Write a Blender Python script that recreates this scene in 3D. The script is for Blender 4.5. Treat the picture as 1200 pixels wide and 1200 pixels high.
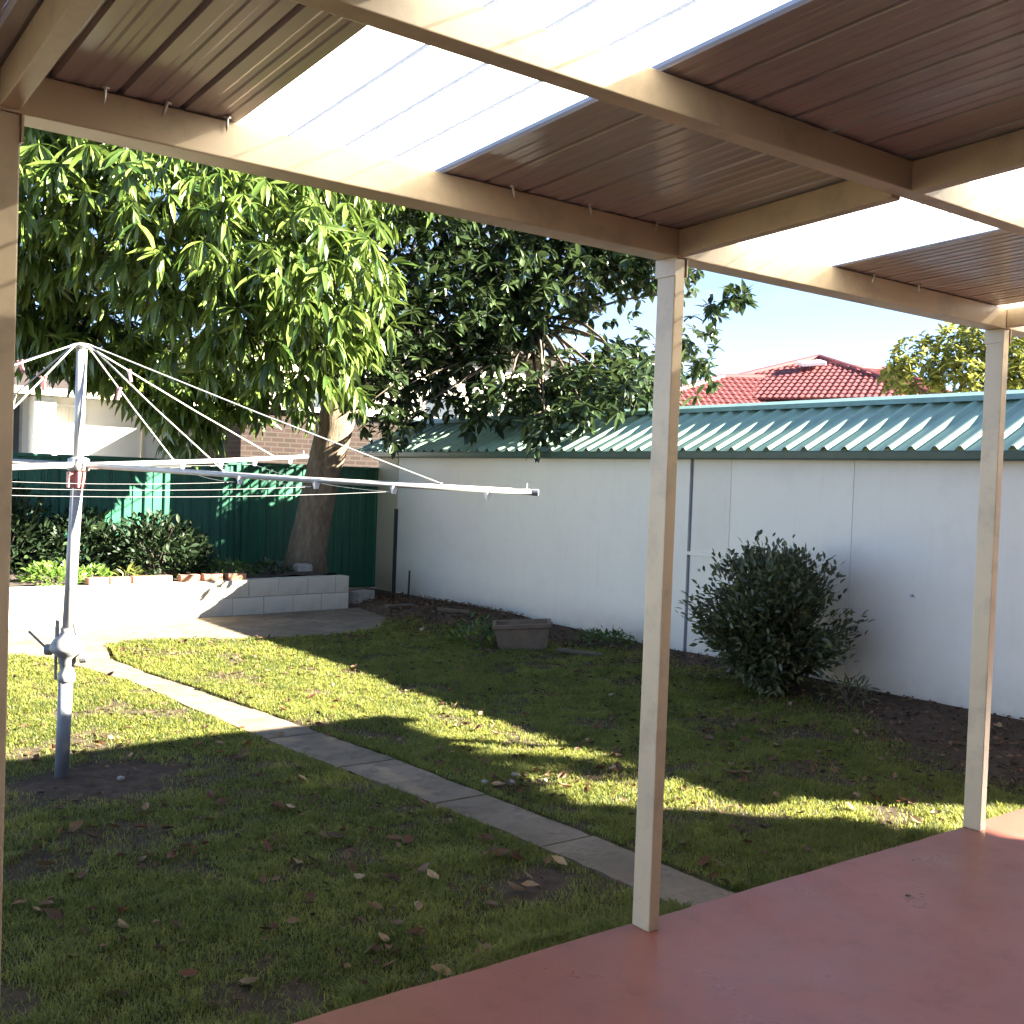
import bpy, bmesh, math, random
import numpy as np
from mathutils import Vector, Matrix

random.seed(7)
rng = np.random.default_rng(7)
for o in list(bpy.data.objects):
    bpy.data.objects.remove(o)
S = bpy.context.scene
COL = S.collection
R = math.radians

# ------------------------------------------------------------------ camera, light
CAM = Vector((-2.7208, -2.7521, 1.5884))
def cam_axes(yaw, pitch, roll):
    f = Vector((math.cos(yaw)*math.cos(pitch), math.sin(yaw)*math.cos(pitch), math.sin(pitch)))
    r = Vector((math.sin(yaw), -math.cos(yaw), 0.0)); u = r.cross(f)
    return f, r*math.cos(roll)+u*math.sin(roll), u*math.cos(roll)-r*math.sin(roll)
CF, CR, CU = cam_axes(0.93002, -0.0275, 0.03623)
cd = bpy.data.cameras.new('camera')
cam = bpy.data.objects.new('camera', cd); COL.objects.link(cam)
cam.matrix_world = Matrix(((CR.x, CU.x, -CF.x, CAM.x), (CR.y, CU.y, -CF.y, CAM.y), (CR.z, CU.z, -CF.z, CAM.z), (0, 0, 0, 1)))
cd.sensor_width = 36.0; cd.lens = 1255.4/1200*36.0
cd.clip_start = 0.05; cd.clip_end = 2000
S.camera = cam

SUN_TRAVEL = Vector((-0.745, 0.66, -0.465)).normalized()
SUN_EL = math.asin(-SUN_TRAVEL.z)
SUN_ROT = math.atan2(-SUN_TRAVEL.x, -SUN_TRAVEL.y)
w = bpy.data.worlds.new('World'); S.world = w; w.use_nodes = True
nt = w.node_tree; nt.nodes.clear()
n_out = nt.nodes.new('ShaderNodeOutputWorld'); n_bg = nt.nodes.new('ShaderNodeBackground')
n_sky = nt.nodes.new('ShaderNodeTexSky'); n_sky.sky_type = 'NISHITA'; n_sky.sun_disc = False
n_sky.sun_elevation = SUN_EL; n_sky.sun_rotation = SUN_ROT
n_sky.air_density = 0.36; n_sky.dust_density = 0.0; n_sky.ozone_density = 1.0
n_tc = nt.nodes.new('ShaderNodeTexCoord'); n_map = nt.nodes.new('ShaderNodeMapping'); n_map.inputs['Scale'].default_value = (1, 1, 3.2)
n_map.inputs['Location'].default_value = (0.35, 0.1, 0.0)
n_no = nt.nodes.new('ShaderNodeTexNoise'); n_no.inputs['Scale'].default_value = 3.4; n_no.inputs['Detail'].default_value = 8; n_no.inputs['Roughness'].default_value = 0.55
n_cr = nt.nodes.new('ShaderNodeValToRGB'); n_cr.color_ramp.elements[0].position = 0.53; n_cr.color_ramp.elements[1].position = 0.72
n_mx = nt.nodes.new('ShaderNodeMix'); n_mx.data_type = 'RGBA'
n_mx.inputs[7].default_value = (1.5, 1.53, 1.56, 1)
n_hs = nt.nodes.new('ShaderNodeHueSaturation'); n_hs.inputs['Saturation'].default_value = 0.95; nt.links.new(n_sky.outputs[0], n_hs.inputs['Color'])
nt.links.new(n_tc.outputs['Generated'], n_map.inputs['Vector']); nt.links.new(n_map.outputs[0], n_no.inputs['Vector'])
nt.links.new(n_no.outputs['Fac'], n_cr.inputs['Fac']); nt.links.new(n_cr.outputs['Color'], n_mx.inputs[0])
nt.links.new(n_hs.outputs[0], n_mx.inputs[6]); nt.links.new(n_mx.outputs[2], n_bg.inputs['Color'])
nt.links.new(n_bg.outputs[0], n_out.inputs[0])
n_bg.inputs['Strength'].default_value = 0.05

sd = bpy.data.lights.new('sun', 'SUN'); sd.energy = 5.0; sd.angle = R(0.5); sd.color = (1.0, 0.94, 0.80)
sun = bpy.data.objects.new('sun', sd); COL.objects.link(sun)
sun.rotation_euler = SUN_TRAVEL.to_track_quat('-Z', 'Y').to_euler(); sun.location = (20, -20, 20)

S.view_settings.view_transform = 'Standard'; S.view_settings.look = 'None'
S.view_settings.exposure = 3.68; S.view_settings.gamma = 1.0; S.view_settings.use_curve_mapping = False
S.render.engine = 'CYCLES'
S.cycles.max_bounces = 8; S.cycles.diffuse_bounces = 4; S.cycles.glossy_bounces = 3; S.cycles.transmission_bounces = 4
S.cycles.transparent_max_bounces = 6

# ------------------------------------------------------------------ materials
class NT:
    def __init__(self, name):
        self.m = bpy.data.materials.new(name); self.m.use_nodes = True
        self.t = self.m.node_tree; self.b = self.t.nodes['Principled BSDF']; self.out = self.t.nodes['Material Output']
    def n(self, kind, **kw):
        x = self.t.nodes.new(kind)
        for k, v in kw.items(): setattr(x, k, v)
        return x
    def l(self, a, b): self.t.links.new(a, b)
    def coord(self, scale=(1, 1, 1), kind='Object'):
        tc = self.n('ShaderNodeTexCoord'); mp = self.n('ShaderNodeMapping'); mp.inputs['Scale'].default_value = scale
        self.l(tc.outputs[kind], mp.inputs['Vector']); return mp.outputs[0]
    def noise(self, scale, detail=4, rough=0.55, vec=None):
        x = self.n('ShaderNodeTexNoise'); x.inputs['Scale'].default_value = scale; x.inputs['Detail'].default_value = detail
        x.inputs['Roughness'].default_value = rough
        if vec is not None: self.l(vec, x.inputs['Vector'])
        return x.outputs['Fac']
    def ramp(self, fac, stops):
        x = self.n('ShaderNodeValToRGB'); e = x.color_ramp.elements
        while len(e) < len(stops): e.new(0.5)
        for i, (p, c) in enumerate(stops):
            e[i].position = p; e[i].color = (*c, 1) if len(c) == 3 else c
        self.l(fac, x.inputs['Fac']); return x.outputs['Color']
    def mix(self, fac, a, b, mode='MIX'):
        x = self.n('ShaderNodeMix', data_type='RGBA', blend_type=mode)
        for s, v in ((0, fac), (6, a), (7, b)):
            if hasattr(v, 'links') or hasattr(v, 'is_linked'): self.l(v, x.inputs[s])
            elif s == 0: x.inputs[0].default_value = v
            else: x.inputs[s].default_value = (*v, 1)
        return x.outputs[2]
    def bump(self, h, strength=0.3, dist=0.01):
        x = self.n('ShaderNodeBump'); x.inputs['Strength'].default_value = strength; x.inputs['Distance'].default_value = dist
        self.l(h, x.inputs['Height']); self.l(x.outputs[0], self.b.inputs['Normal'])
    def set(self, color=None, rough=0.6, metal=0.0, spec=0.5):
        if color is not None:
            if hasattr(color, 'is_linked'): self.l(color, self.b.inputs['Base Color'])
            else: self.b.inputs['Base Color'].default_value = (*color, 1)
        if hasattr(rough, 'is_linked'): self.l(rough, self.b.inputs['Roughness'])
        else: self.b.inputs['Roughness'].default_value = rough
        self.b.inputs['Metallic'].default_value = metal
        self.b.inputs['Specular IOR Level'].default_value = spec
        return self.m

def simple(name, c, rough=0.6, var=0.15, scale=6.0, metal=0.0, spec=0.5, bump=0.0, bscale=60.0, stretch=(1, 1, 1), dirt=None):
    t = NT(name); v = t.coord(stretch)
    a = tuple(x*(1-var) for x in c); b = tuple(min(1, x*(1+var)) for x in c)
    col = t.ramp(t.noise(scale, 5, 0.6, v), [(0.3, a), (0.7, b)])
    if dirt:
        col = t.mix(t.ramp(t.noise(dirt[1], 6, 0.65, v), [(0.5, (0, 0, 0)), (0.78, (1, 1, 1))]), col, dirt[0])
    if bump: t.bump(t.noise(bscale, 4, 0.6, v), bump, 0.004)
    return t.set(col, rough, metal, spec)

def leafmat(name, dark, light, rough=0.35, trans=0.3, spec=0.5, mode='attr', tcol=None):
    t = NT(name)
    if mode == 'attr':
        a = t.n('ShaderNodeAttribute', attribute_name='tint'); f = a.outputs['Fac']
    else:
        a = t.n('ShaderNodeObjectInfo'); f = a.outputs['Random']
    mid = tuple((x+y)/2 for x, y in zip(dark, light))
    col = t.ramp(f, [(0.0, dark), (0.6, mid), (1.0, light)])
    t.set(col, rough, 0, spec)
    if trans > 0:
        tr = t.n('ShaderNodeBsdfTranslucent'); mx = t.n('ShaderNodeMixShader'); mx.inputs[0].default_value = trans
        tc = t.mix(0.5, col, tcol or tuple(min(1, x*1.8) for x in light)); t.l(tc, tr.inputs['Color'])
        t.l(t.b.outputs[0], mx.inputs[1]); t.l(tr.outputs[0], mx.inputs[2]); t.l(mx.outputs[0], t.out.inputs['Surface'])
    return t.m

M = {}
M['cream'] = simple('cream_painted_steel', (0.60, 0.465, 0.30), 0.38, 0.05, 3, dirt=((0.36, 0.28, 0.19), 5))
def roof_under():
    t = NT('brown_painted_roof_sheet'); v = t.coord((1, 0.25, 1))
    c = t.ramp(t.noise(7, 5, 0.6, v), [(0.3, (0.45, 0.40, 0.375)), (0.7, (0.50, 0.445, 0.415))])
    return t.set(c, 0.19, 0, 0.65)
M['roof_under'] = roof_under()
def skylight():
    t = NT('frosted_clear_roof_sheet'); v = t.coord()
    tr = t.n('ShaderNodeBsdfTranslucent'); tr.inputs['Color'].default_value = (0.84, 0.83, 0.81, 1)
    tp = t.n('ShaderNodeBsdfTransparent'); tp.inputs['Color'].default_value = (0.95, 0.96, 0.97, 1)
    t.set((0.85, 0.86, 0.86), 0.25)
    a = t.n('ShaderNodeMixShader'); a.inputs[0].default_value = 0.04
    b = t.n('ShaderNodeMixShader'); b.inputs[0].default_value = 0.12
    t.l(tr.outputs[0], a.inputs[1]); t.l(tp.outputs[0], a.inputs[2]); t.l(a.outputs[0], b.inputs[1]); t.l(t.b.outputs[0], b.inputs[2])
    t.l(b.outputs[0], t.out.inputs['Surface']); return t.m
M['skylight'] = skylight()
M['zinc'] = simple('bright_zinc', (0.62, 0.6, 0.56), 0.3, 0.1, 20, metal=0.9)
def slabmat():
    t = NT('red_painted_concrete'); v = t.coord()
    c = t.ramp(t.noise(1.3, 6, 0.6, v), [(0.3, (0.245, 0.082, 0.056)), (0.7, (0.31, 0.112, 0.080))])
    c = t.mix(t.ramp(t.noise(7, 8, 0.7, v), [(0.52, (0, 0, 0)), (0.8, (1, 1, 1))]), c, (0.17, 0.065, 0.045))
    c = t.mix(t.ramp(t.noise(38, 3, 0.5, v), [(0.60, (0, 0, 0)), (0.80, (0.4, 0.4, 0.4))]), c, (0.13, 0.05, 0.04))
    c = t.mix(t.ramp(t.noise(0.9, 7, 0.7, v), [(0.52, (0, 0, 0)), (0.72, (0.45, 0.45, 0.45))]), c, (0.26, 0.125, 0.09))
    r = t.ramp(t.noise(3, 6, 0.6, v), [(0.3, (0.24,)*3), (0.75, (0.46,)*3)])
    t.bump(t.noise(90, 6, 0.7, v), 0.18, 0.003)
    return t.set(c, r, 0, 0.4)
M['slab'] = slabmat()
def wallmat(name, c, stain):
    t = NT(name); v = t.coord()
    col = t.ramp(t.noise(1.1, 5, 0.6, v), [(0.3, tuple(x*0.96 for x in c)), (0.7, c)])
    sep = t.n('ShaderNodeSeparateXYZ'); tc = t.n('ShaderNodeTexCoord'); t.l(tc.outputs['Object'], sep.inputs[0])
    mr = t.n('ShaderNodeMapRange'); t.l(sep.outputs['Z'], mr.inputs[0]); mr.inputs[1].default_value = 0.42; mr.inputs[2].default_value = -0.05
    nz = t.noise(6, 6, 0.7, v); mul = t.n('ShaderNodeMath', operation='MULTIPLY'); t.l(mr.outputs[0], mul.inputs[0]); t.l(nz, mul.inputs[1])
    col = t.mix(mul.outputs[0], col, stain)
    streak = t.ramp(t.noise(5, 6, 0.65, t.coord((1, 2.2, 0.16))), [(0.56, (0, 0, 0)), (0.85, (0.5, 0.5, 0.5))])
    col = t.mix(streak, col, tuple(x*0.82 for x in c))
    patch = t.ramp(t.noise(2.3, 7, 0.7, v), [(0.5, (0, 0, 0)), (0.72, (0.55, 0.55, 0.55))])
    col = t.mix(patch, col, tuple(x*0.86 for x in c))
    spot = t.ramp(t.noise(42, 2, 0.5, v), [(0.72, (0, 0, 0)), (0.80, (0.5, 0.5, 0.5))])
    col = t.mix(spot, col, stain)
    t.bump(t.noise(3.5, 6, 0.7, v), 0.35, 0.012)
    return t.set(col, 0.65, 0, 0.35)
M['white_wall'] = wallmat('white_painted_sheet', (0.79, 0.715, 0.61), (0.40, 0.35, 0.28))
M['cream_wall'] = wallmat('aged_cream_sheet', (0.55, 0.46, 0.32), (0.25, 0.2, 0.14))
M['door'] = wallmat('white_door_paint', (0.75, 0.675, 0.57), (0.42, 0.35, 0.28))
M['block'] = wallmat('white_painted_block', (0.62, 0.57, 0.47), (0.25, 0.2, 0.13))
M['mortar'] = simple('grey_mortar', (0.3, 0.27, 0.23), 0.9)
M['gap'] = simple('dark_timber', (0.05, 0.045, 0.045), 0.8)
M['blue_gap'] = simple('blue_grey_gap_shade', (0.10, 0.12, 0.17), 0.7)
M['green_roof'] = simple('green_painted_roofing', (0.30, 0.44, 0.33), 0.32, 0.12, 1.5, stretch=(0.3, 2, 1), dirt=((0.22, 0.27, 0.22), 6))
M['green_gutter'] = simple('dark_green_gutter', (0.022, 0.055, 0.045), 0.4)
M['ridge'] = simple('ridge_green', (0.16, 0.27, 0.26), 0.4)
M['fence'] = simple('green_fence_steel', (0.024, 0.125, 0.07), 0.4, 0.1, 2)
M['fence_post'] = simple('green_fence_post', (0.02, 0.10, 0.06), 0.4)
def concmat(name, a, b, dk):
    t = NT(name); v = t.coord()
    c = t.ramp(t.noise(2.2, 8, 0.68, v), [(0.3, a), (0.7, b)])
    c = t.mix(t.ramp(t.noise(9, 8, 0.75, v), [(0.5, (0, 0, 0)), (0.75, (1, 1, 1))]), c, dk)
    t.bump(t.noise(60, 6, 0.7, v), 0.35, 0.004)
    return t.set(c, 0.9, 0, 0.2)
M['concrete'] = concmat('weathered_concrete', (0.13, 0.105, 0.076), (0.27, 0.215, 0.155), (0.075, 0.06, 0.045))
M['galv'] = simple('galvanised_tube', (0.38, 0.37, 0.35), 0.45, 0.12, 9, metal=0.15, dirt=((0.30, 0.25, 0.2), 12))
M['galv_dark'] = simple('dark_lower_tube', (0.20, 0.21, 0.23), 0.5, 0.15, 9, metal=0.1)  # darker grey than the upper tube
M['cast'] = simple('cast_housing', (0.27, 0.26, 0.25), 0.5, 0.15, 14, metal=0.1)
M['arm'] = simple('silver_arm', (0.50, 0.49, 0.46), 0.4, 0.08, 12, metal=0.15)
M['wire'] = simple('line_wire', (0.36, 0.35, 0.34), 0.4, 0.1, 5, metal=0.3)
M['pinkred'] = simple('faded_red_plastic', (0.58, 0.20, 0.17), 0.5, 0.2, 40)
M['pegcream'] = simple('cream_plastic', (0.7, 0.6, 0.42), 0.5)
M['bark'] = (lambda: (lambda t: (t.bump(t.noise(14, 6, 0.7, t.coord((3, 3, 0.7))), 0.8, 0.03), t.set(t.ramp(t.noise(7, 7, 0.7, t.coord((2.5, 2.5, 0.8))), [(0.3, (0.10, 0.072, 0.05)), (0.7, (0.27, 0.205, 0.14))]), 0.9, 0, 0.2))[1])(NT('rough_bark')))()
M['twig'] = simple('thin_branch', (0.10, 0.075, 0.05), 0.9)
MG = dict(dark=(0.024, 0.056, 0.012), light=(0.19, 0.26, 0.05))
M['mango_leaf'] = leafmat('long_green_leaf', **MG, rough=0.3, trans=0.15)
M['mango_leaf_o'] = leafmat('long_green_leaf_single', **MG, rough=0.3, trans=0.15, mode='obj')
DK = dict(dark=(0.012, 0.026, 0.011), light=(0.065, 0.095, 0.030))
M['dark_leaf'] = leafmat('dark_leaf', **DK, rough=0.28, trans=0.15)
M['dark_leaf_o'] = leafmat('dark_leaf_single', **DK, rough=0.28, trans=0.15, mode='obj')
YL = dict(dark=(0.03, 0.06, 0.015), light=(0.33, 0.33, 0.07))
M['yellow_leaf'] = leafmat('yellow_green_leaf', **YL, rough=0.4, trans=0.3)
M['bush_leaf'] = leafmat('bush_leaf', (0.032, 0.042, 0.018), (0.17, 0.18, 0.075), rough=0.4, trans=0.15)
M['bed_leaf'] = leafmat('bed_leaf', (0.02, 0.05, 0.012), (0.10, 0.17, 0.03), rough=0.4, trans=0.25)
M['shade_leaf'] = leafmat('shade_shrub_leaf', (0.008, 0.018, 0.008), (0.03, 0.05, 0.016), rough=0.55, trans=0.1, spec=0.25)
M['creeper'] = leafmat('creeper_leaf', (0.07, 0.15, 0.02), (0.18, 0.28, 0.05), rough=0.4, trans=0.3)
M['grass'] = leafmat('grass_blade', (0.020, 0.050, 0.011), (0.35, 0.345, 0.08), rough=0.5, trans=0.45, spec=0.3)
M['dry'] = leafmat('dry_leaf_litter', (0.035, 0.02, 0.012), (0.24, 0.14, 0.08), rough=0.7, trans=0.1, spec=0.2)
M['leaf_brown'] = leafmat('fallen_leaf_brown', (0.06, 0.032, 0.017), (0.22, 0.135, 0.07), rough=0.6, trans=0.15, mode='obj', spec=0.3)
M['leaf_rust'] = leafmat('fallen_leaf_rust', (0.085, 0.035, 0.018), (0.22, 0.095, 0.045), rough=0.6, trans=0.15, mode='obj', spec=0.3)
M['leaf_tan'] = leafmat('fallen_leaf_tan', (0.26, 0.165, 0.09), (0.46, 0.33, 0.19), rough=0.6, trans=0.15, mode='obj', spec=0.3)
def lawnmat():
    t = NT('lawn_soil'); v = t.coord()
    a = t.n('ShaderNodeAttribute', attribute_name='bare')
    g = t.ramp(t.noise(5, 8, 0.7, v), [(0.3, (0.024, 0.036, 0.011)), (0.5, (0.055, 0.058, 0.020)), (0.72, (0.115, 0.085, 0.040))])
    s = t.ramp(t.noise(14, 8, 0.72, v), [(0.3, (0.040, 0.028, 0.020)), (0.7, (0.125, 0.088, 0.062))])
    t.bump(t.noise(50, 6, 0.7, v), 0.8, 0.02)
    return t.set(t.mix(a.outputs['Fac'], g, s), 0.95, 0, 0.15)
M['lawn'] = lawnmat()
M['soil'] = simple('dark_soil', (0.06, 0.042, 0.03), 0.95, 0.5, 14, bump=0.8, bscale=40)
M['outer_ground'] = simple('far_ground', (0.10, 0.09, 0.05), 0.95, 0.4, 0.8)
M['terracotta'] = simple('old_terracotta', (0.16, 0.11, 0.07), 0.85, 0.25, 9, bump=0.4, dirt=((0.10, 0.085, 0.06), 7))
M['brick'] = simple('orange_brick', (0.36, 0.18, 0.11), 0.9, 0.25, 12, bump=0.5)
M['stone'] = simple('grey_stone', (0.3, 0.28, 0.25), 0.9, 0.25, 12, bump=0.5)
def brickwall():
    t = NT('shade_dark_brickwork'); v = t.coord((1, 1, 1))
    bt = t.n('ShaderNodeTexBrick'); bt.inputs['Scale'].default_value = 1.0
    bt.inputs['Color1'].default_value = (0.036, 0.022, 0.018, 1); bt.inputs['Color2'].default_value = (0.024, 0.016, 0.013, 1); bt.inputs['Mortar'].default_value = (0.045, 0.036, 0.03, 1)  # brick colours darkened to stand in for shade on the outbuilding
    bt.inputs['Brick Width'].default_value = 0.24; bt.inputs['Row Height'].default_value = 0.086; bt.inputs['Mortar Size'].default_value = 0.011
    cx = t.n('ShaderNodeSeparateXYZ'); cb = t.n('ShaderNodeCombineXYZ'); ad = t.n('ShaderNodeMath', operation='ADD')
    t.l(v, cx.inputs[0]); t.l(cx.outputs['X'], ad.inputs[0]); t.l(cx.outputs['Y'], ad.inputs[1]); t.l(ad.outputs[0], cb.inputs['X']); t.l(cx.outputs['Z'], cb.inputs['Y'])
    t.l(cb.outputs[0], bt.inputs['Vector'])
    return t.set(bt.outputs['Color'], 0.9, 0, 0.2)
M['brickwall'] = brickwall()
M['white_board'] = simple('white_weatherboard', (0.74, 0.72, 0.68), 0.6, 0.05, 2)
M['cream_render'] = simple('pale_cream_render', (0.66, 0.57, 0.43), 0.8, 0.08, 2)
M['brown_tile'] = simple('brown_roof_tile', (0.035, 0.025, 0.022), 0.8, 0.2, 4)
M['red_tile'] = simple('red_roof_tile', (0.18, 0.042, 0.04), 0.55, 0.22, 5)
M['grey_trim'] = simple('grey_trim', (0.35, 0.34, 0.36), 0.6)
M['curtain'] = simple('pale_curtain', (0.52, 0.49, 0.42), 0.8, 0.15, 8, stretch=(8, 1, 0.3))
def glassmat():
    t = NT('window_glass'); return t.set((0.05, 0.06, 0.07), 0.06, 0, 0.6)
M['glass'] = glassmat()
M['white_trim'] = simple('white_trim', (0.78, 0.77, 0.74), 0.5, 0.04)

# ------------------------------------------------------------------ geometry helpers
def newobj(name, me, parent=None, loc=None):
    o = bpy.data.objects.new(name, me); COL.objects.link(o)
    if parent is not None: o.parent = parent
    if loc is not None: o.location = loc
    return o
def tag(o, label=None, cat=None, group=None, kind=None):
    if label: o['label'] = label
    if cat: o['category'] = cat
    if group: o['group'] = group
    if kind: o['kind'] = kind
    return o
def empty(name, loc, label, cat, group=None):
    o = bpy.data.objects.new(name, None); COL.objects.link(o); o.location = loc; o.empty_display_size = 0.2
    return tag(o, label, cat, group)

class MB:
    def __init__(self): self.v = []; self.f = []
    def poly(self, pts):
        n = len(self.v); self.v += [tuple(p) for p in pts]; self.f.append(list(range(n, n+len(pts))))
    def box(self, lo, hi):
        x0, y0, z0 = lo; x1, y1, z1 = hi; n = len(self.v)
        self.v += [(x0, y0, z0), (x1, y0, z0), (x1, y1, z0), (x0, y1, z0), (x0, y0, z1), (x1, y0, z1), (x1, y1, z1), (x0, y1, z1)]
        for q in ((0, 3, 2, 1), (4, 5, 6, 7), (0, 1, 5, 4), (1, 2, 6, 5), (2, 3, 7, 6), (3, 0, 4, 7)): self.f.append([n+i for i in q])
    def hexa(self, p):   # 8 points, bottom 4 then top 4
        n = len(self.v); self.v += [tuple(q) for q in p]
        for q in ((0, 3, 2, 1), (4, 5, 6, 7), (0, 1, 5, 4), (1, 2, 6, 5), (2, 3, 7, 6), (3, 0, 4, 7)): self.f.append([n+i for i in q])
    def tube(self, pts, rad, sides=8, cap=True):
        pts = [Vector(p) for p in pts]
        if not hasattr(rad, '__len__'): rad = [rad]*len(pts)
        n0 = len(self.v); up = None
        for i, p in enumerate(pts):
            d = (pts[min(i+1, len(pts)-1)]-pts[max(i-1, 0)]).normalized()
            if up is None:
                up = Vector((0, 0, 1)) if abs(d.z) < 0.9 else Vector((1, 0, 0))
            a = d.cross(up).normalized(); b = a.cross(d).normalized(); up = b
            for k in range(sides):
                t = 2*math.pi*k/sides; q = p+(a*math.cos(t)+b*math.sin(t))*rad[i]; self.v.append(tuple(q))
        for i in range(len(pts)-1):
            for k in range(sides):
                a0 = n0+i*sides+k; a1 = n0+i*sides+(k+1) % sides
                self.f.append([a0, a1, a1+sides, a0+sides])
        if cap:
            self.f.append([n0+k for k in range(sides)][::-1]); m = n0+(len(pts)-1)*sides; self.f.append([m+k for k in range(sides)])
    def lathe(self, prof, c=(0, 0, 0), sides=20):
        n0 = len(self.v)
        for r, z in prof:
            for k in range(sides):
                t = 2*math.pi*k/sides; self.v.append((c[0]+r*math.cos(t), c[1]+r*math.sin(t), c[2]+z))
        for i in range(len(prof)-1):
            for k in range(sides):
                a0 = n0+i*sides+k; a1 = n0+i*sides+(k+1) % sides; self.f.append([a0, a1, a1+sides, a0+sides])
        self.f.append([n0+k for k in range(sides)][::-1]); m = n0+(len(prof)-1)*sides; self.f.append([m+k for k in range(sides)])
    def mesh(self, name, mat, smooth=False, bevel=0.0):
        me = bpy.data.meshes.new(name); me.from_pydata(self.v, [], self.f)
        if bevel:
            bm = bmesh.new(); bm.from_mesh(me)
            bmesh.ops.bevel(bm, geom=bm.edges[:], offset=bevel, segments=2, affect='EDGES', profile=0.5)
            bm.to_mesh(me); bm.free()
        me.materials.append(mat)
        if smooth: me.polygons.foreach_set('use_smooth', [True]*len(me.polygons))
        me.update(); return me
    def build(self, name, mat, parent=None, smooth=False, bevel=0.0, loc=None):
        return newobj(name, self.mesh(name, mat, smooth, bevel), parent, loc)

def npmesh(name, verts, faces_k, mat, tint=None, attr='tint', smooth=False):
    """verts (N,3); faces_k (F,k) int; tint per vertex"""
    me = bpy.data.meshes.new(name)
    N = len(verts); F, k = faces_k.shape
    me.vertices.add(N); me.vertices.foreach_set('co', np.ascontiguousarray(verts, dtype=np.float32).ravel())
    me.loops.add(F*k); me.loops.foreach_set('vertex_index', np.ascontiguousarray(faces_k, dtype=np.int32).ravel())
    me.polygons.add(F); me.polygons.foreach_set('loop_start', np.arange(0, F*k, k, dtype=np.int32))
    if smooth: me.polygons.foreach_set('use_smooth', np.ones(F, dtype=bool))
    if tint is not None:
        a = me.attributes.new(attr, 'FLOAT', 'POINT'); a.data.foreach_set('value', np.ascontiguousarray(tint, dtype=np.float32))
    me.materials.append(mat); me.update(calc_edges=True); me.validate(); return me

def leaf_template(width=0.22, droop=0.25, fold=0.25, rows=((0.0, 0.12), (0.3, 0.85), (0.65, 0.9), (1.0, 0.04))):
    """unit-length leaf along +Y, face up +Z; 3 verts per row"""
    v = []; f = []
    for t, wd in rows:
        hw = width/2*wd; z = -droop*t*t
        v += [(-hw, t, z+fold*hw), (0, t, z), (hw, t, z+fold*hw)]
    for i in range(len(rows)-1):
        a = 3*i; f += [(a, a+1, a+4, a+3), (a+1, a+2, a+5, a+4)]
    return np.array(v), np.array(f)

def unit(a): return a/np.maximum(np.linalg.norm(a, axis=-1, keepdims=True), 1e-9)
def leaf_frames(d, roll):
    """rotation matrices (N,3,3) with columns side, dir, normal"""
    d = unit(d); upv = np.tile(np.array([0, 0, 1.0]), (len(d), 1))
    bad = np.abs(d[:, 2]) > 0.97; upv[bad] = np.array([0.3, -1.0, 0.1])
    s = unit(np.cross(d, upv)); n = np.cross(s, d)
    c, sn = np.cos(roll)[:, None], np.sin(roll)[:, None]
    s2 = s*c+n*sn; n2 = -s*sn+n*c
    return np.stack([s2, d, n2], axis=2)
def leaves_mesh(name, P, Mx, size, tmpl, mat, tint):
    V, Fq = tmpl; N = len(P); k = len(V)
    W = np.einsum('nij,kj->nki', Mx, V)*size[:, None, None]+P[:, None, :]
    Fs = (Fq[None, :, :]+(np.arange(N)*k)[:, None, None]).reshape(-1, 4)
    return npmesh(name, W.reshape(-1, 3), Fs, mat, np.repeat(tint, k))

# ------------------------------------------------------------------ ground
GZ = -0.08
def path_l(y): return np.interp(y, [0.19, 1.3, 2.2, 3.0, 4.0, 5.0, 5.7, 6.45, 6.95], [0.40, 0.34, 0.24, 0.13, 0.04, -0.01, -0.06, -0.24, -0.34])
def path_r(y): return np.interp(y, [0.2, 1.4, 2.0, 2.74, 3.76, 4.3, 5.4, 6.0, 6.76, 7.5], [0.70, 0.64, 0.59, 0.54, 0.42, 0.36, 0.24, 0.14, 0.08, 0.24])
APRON = [(-6.5, 7.25), (-0.65, 7.33), (-0.33, 6.95), (0.08, 6.80), (0.24, 7.50), (0.45, 7.72), (1.18, 7.64), (1.77, 7.42), (2.49, 7.32), (3.2, 7.55), (3.75, 8.3), (3.9, 9.32), (0.6, 9.05), (-6.5, 8.3)]
def in_poly(x, y, poly):
    c = np.zeros(x.shape, bool); n = len(poly)
    for i in range(n):
        x0, y0 = poly[i]; x1, y1 = poly[(i+1) % n]
        if y0 == y1: continue
        t = ((y0 > y) != (y1 > y)) & (x < (x1-x0)*(y-y0)/(y1-y0)+x0); c ^= t
    return c
def vnoise(x, y, s, seed=0):
    """smooth value noise 0..1"""
    X = x*s+seed*17.3; Y = y*s+seed*9.7; xi = np.floor(X); yi = np.floor(Y); fx = X-xi; fy = Y-yi
    fx = fx*fx*(3-2*fx); fy = fy*fy*(3-2*fy)
    def h(a, b): return np.modf(np.abs(np.sin(a*127.1+b*311.7+seed*5.1)*43758.5453))[0]
    return (h(xi, yi)*(1-fx)+h(xi+1, yi)*fx)*(1-fy)+(h(xi, yi+1)*(1-fx)+h(xi+1, yi+1)*fx)*fy
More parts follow.
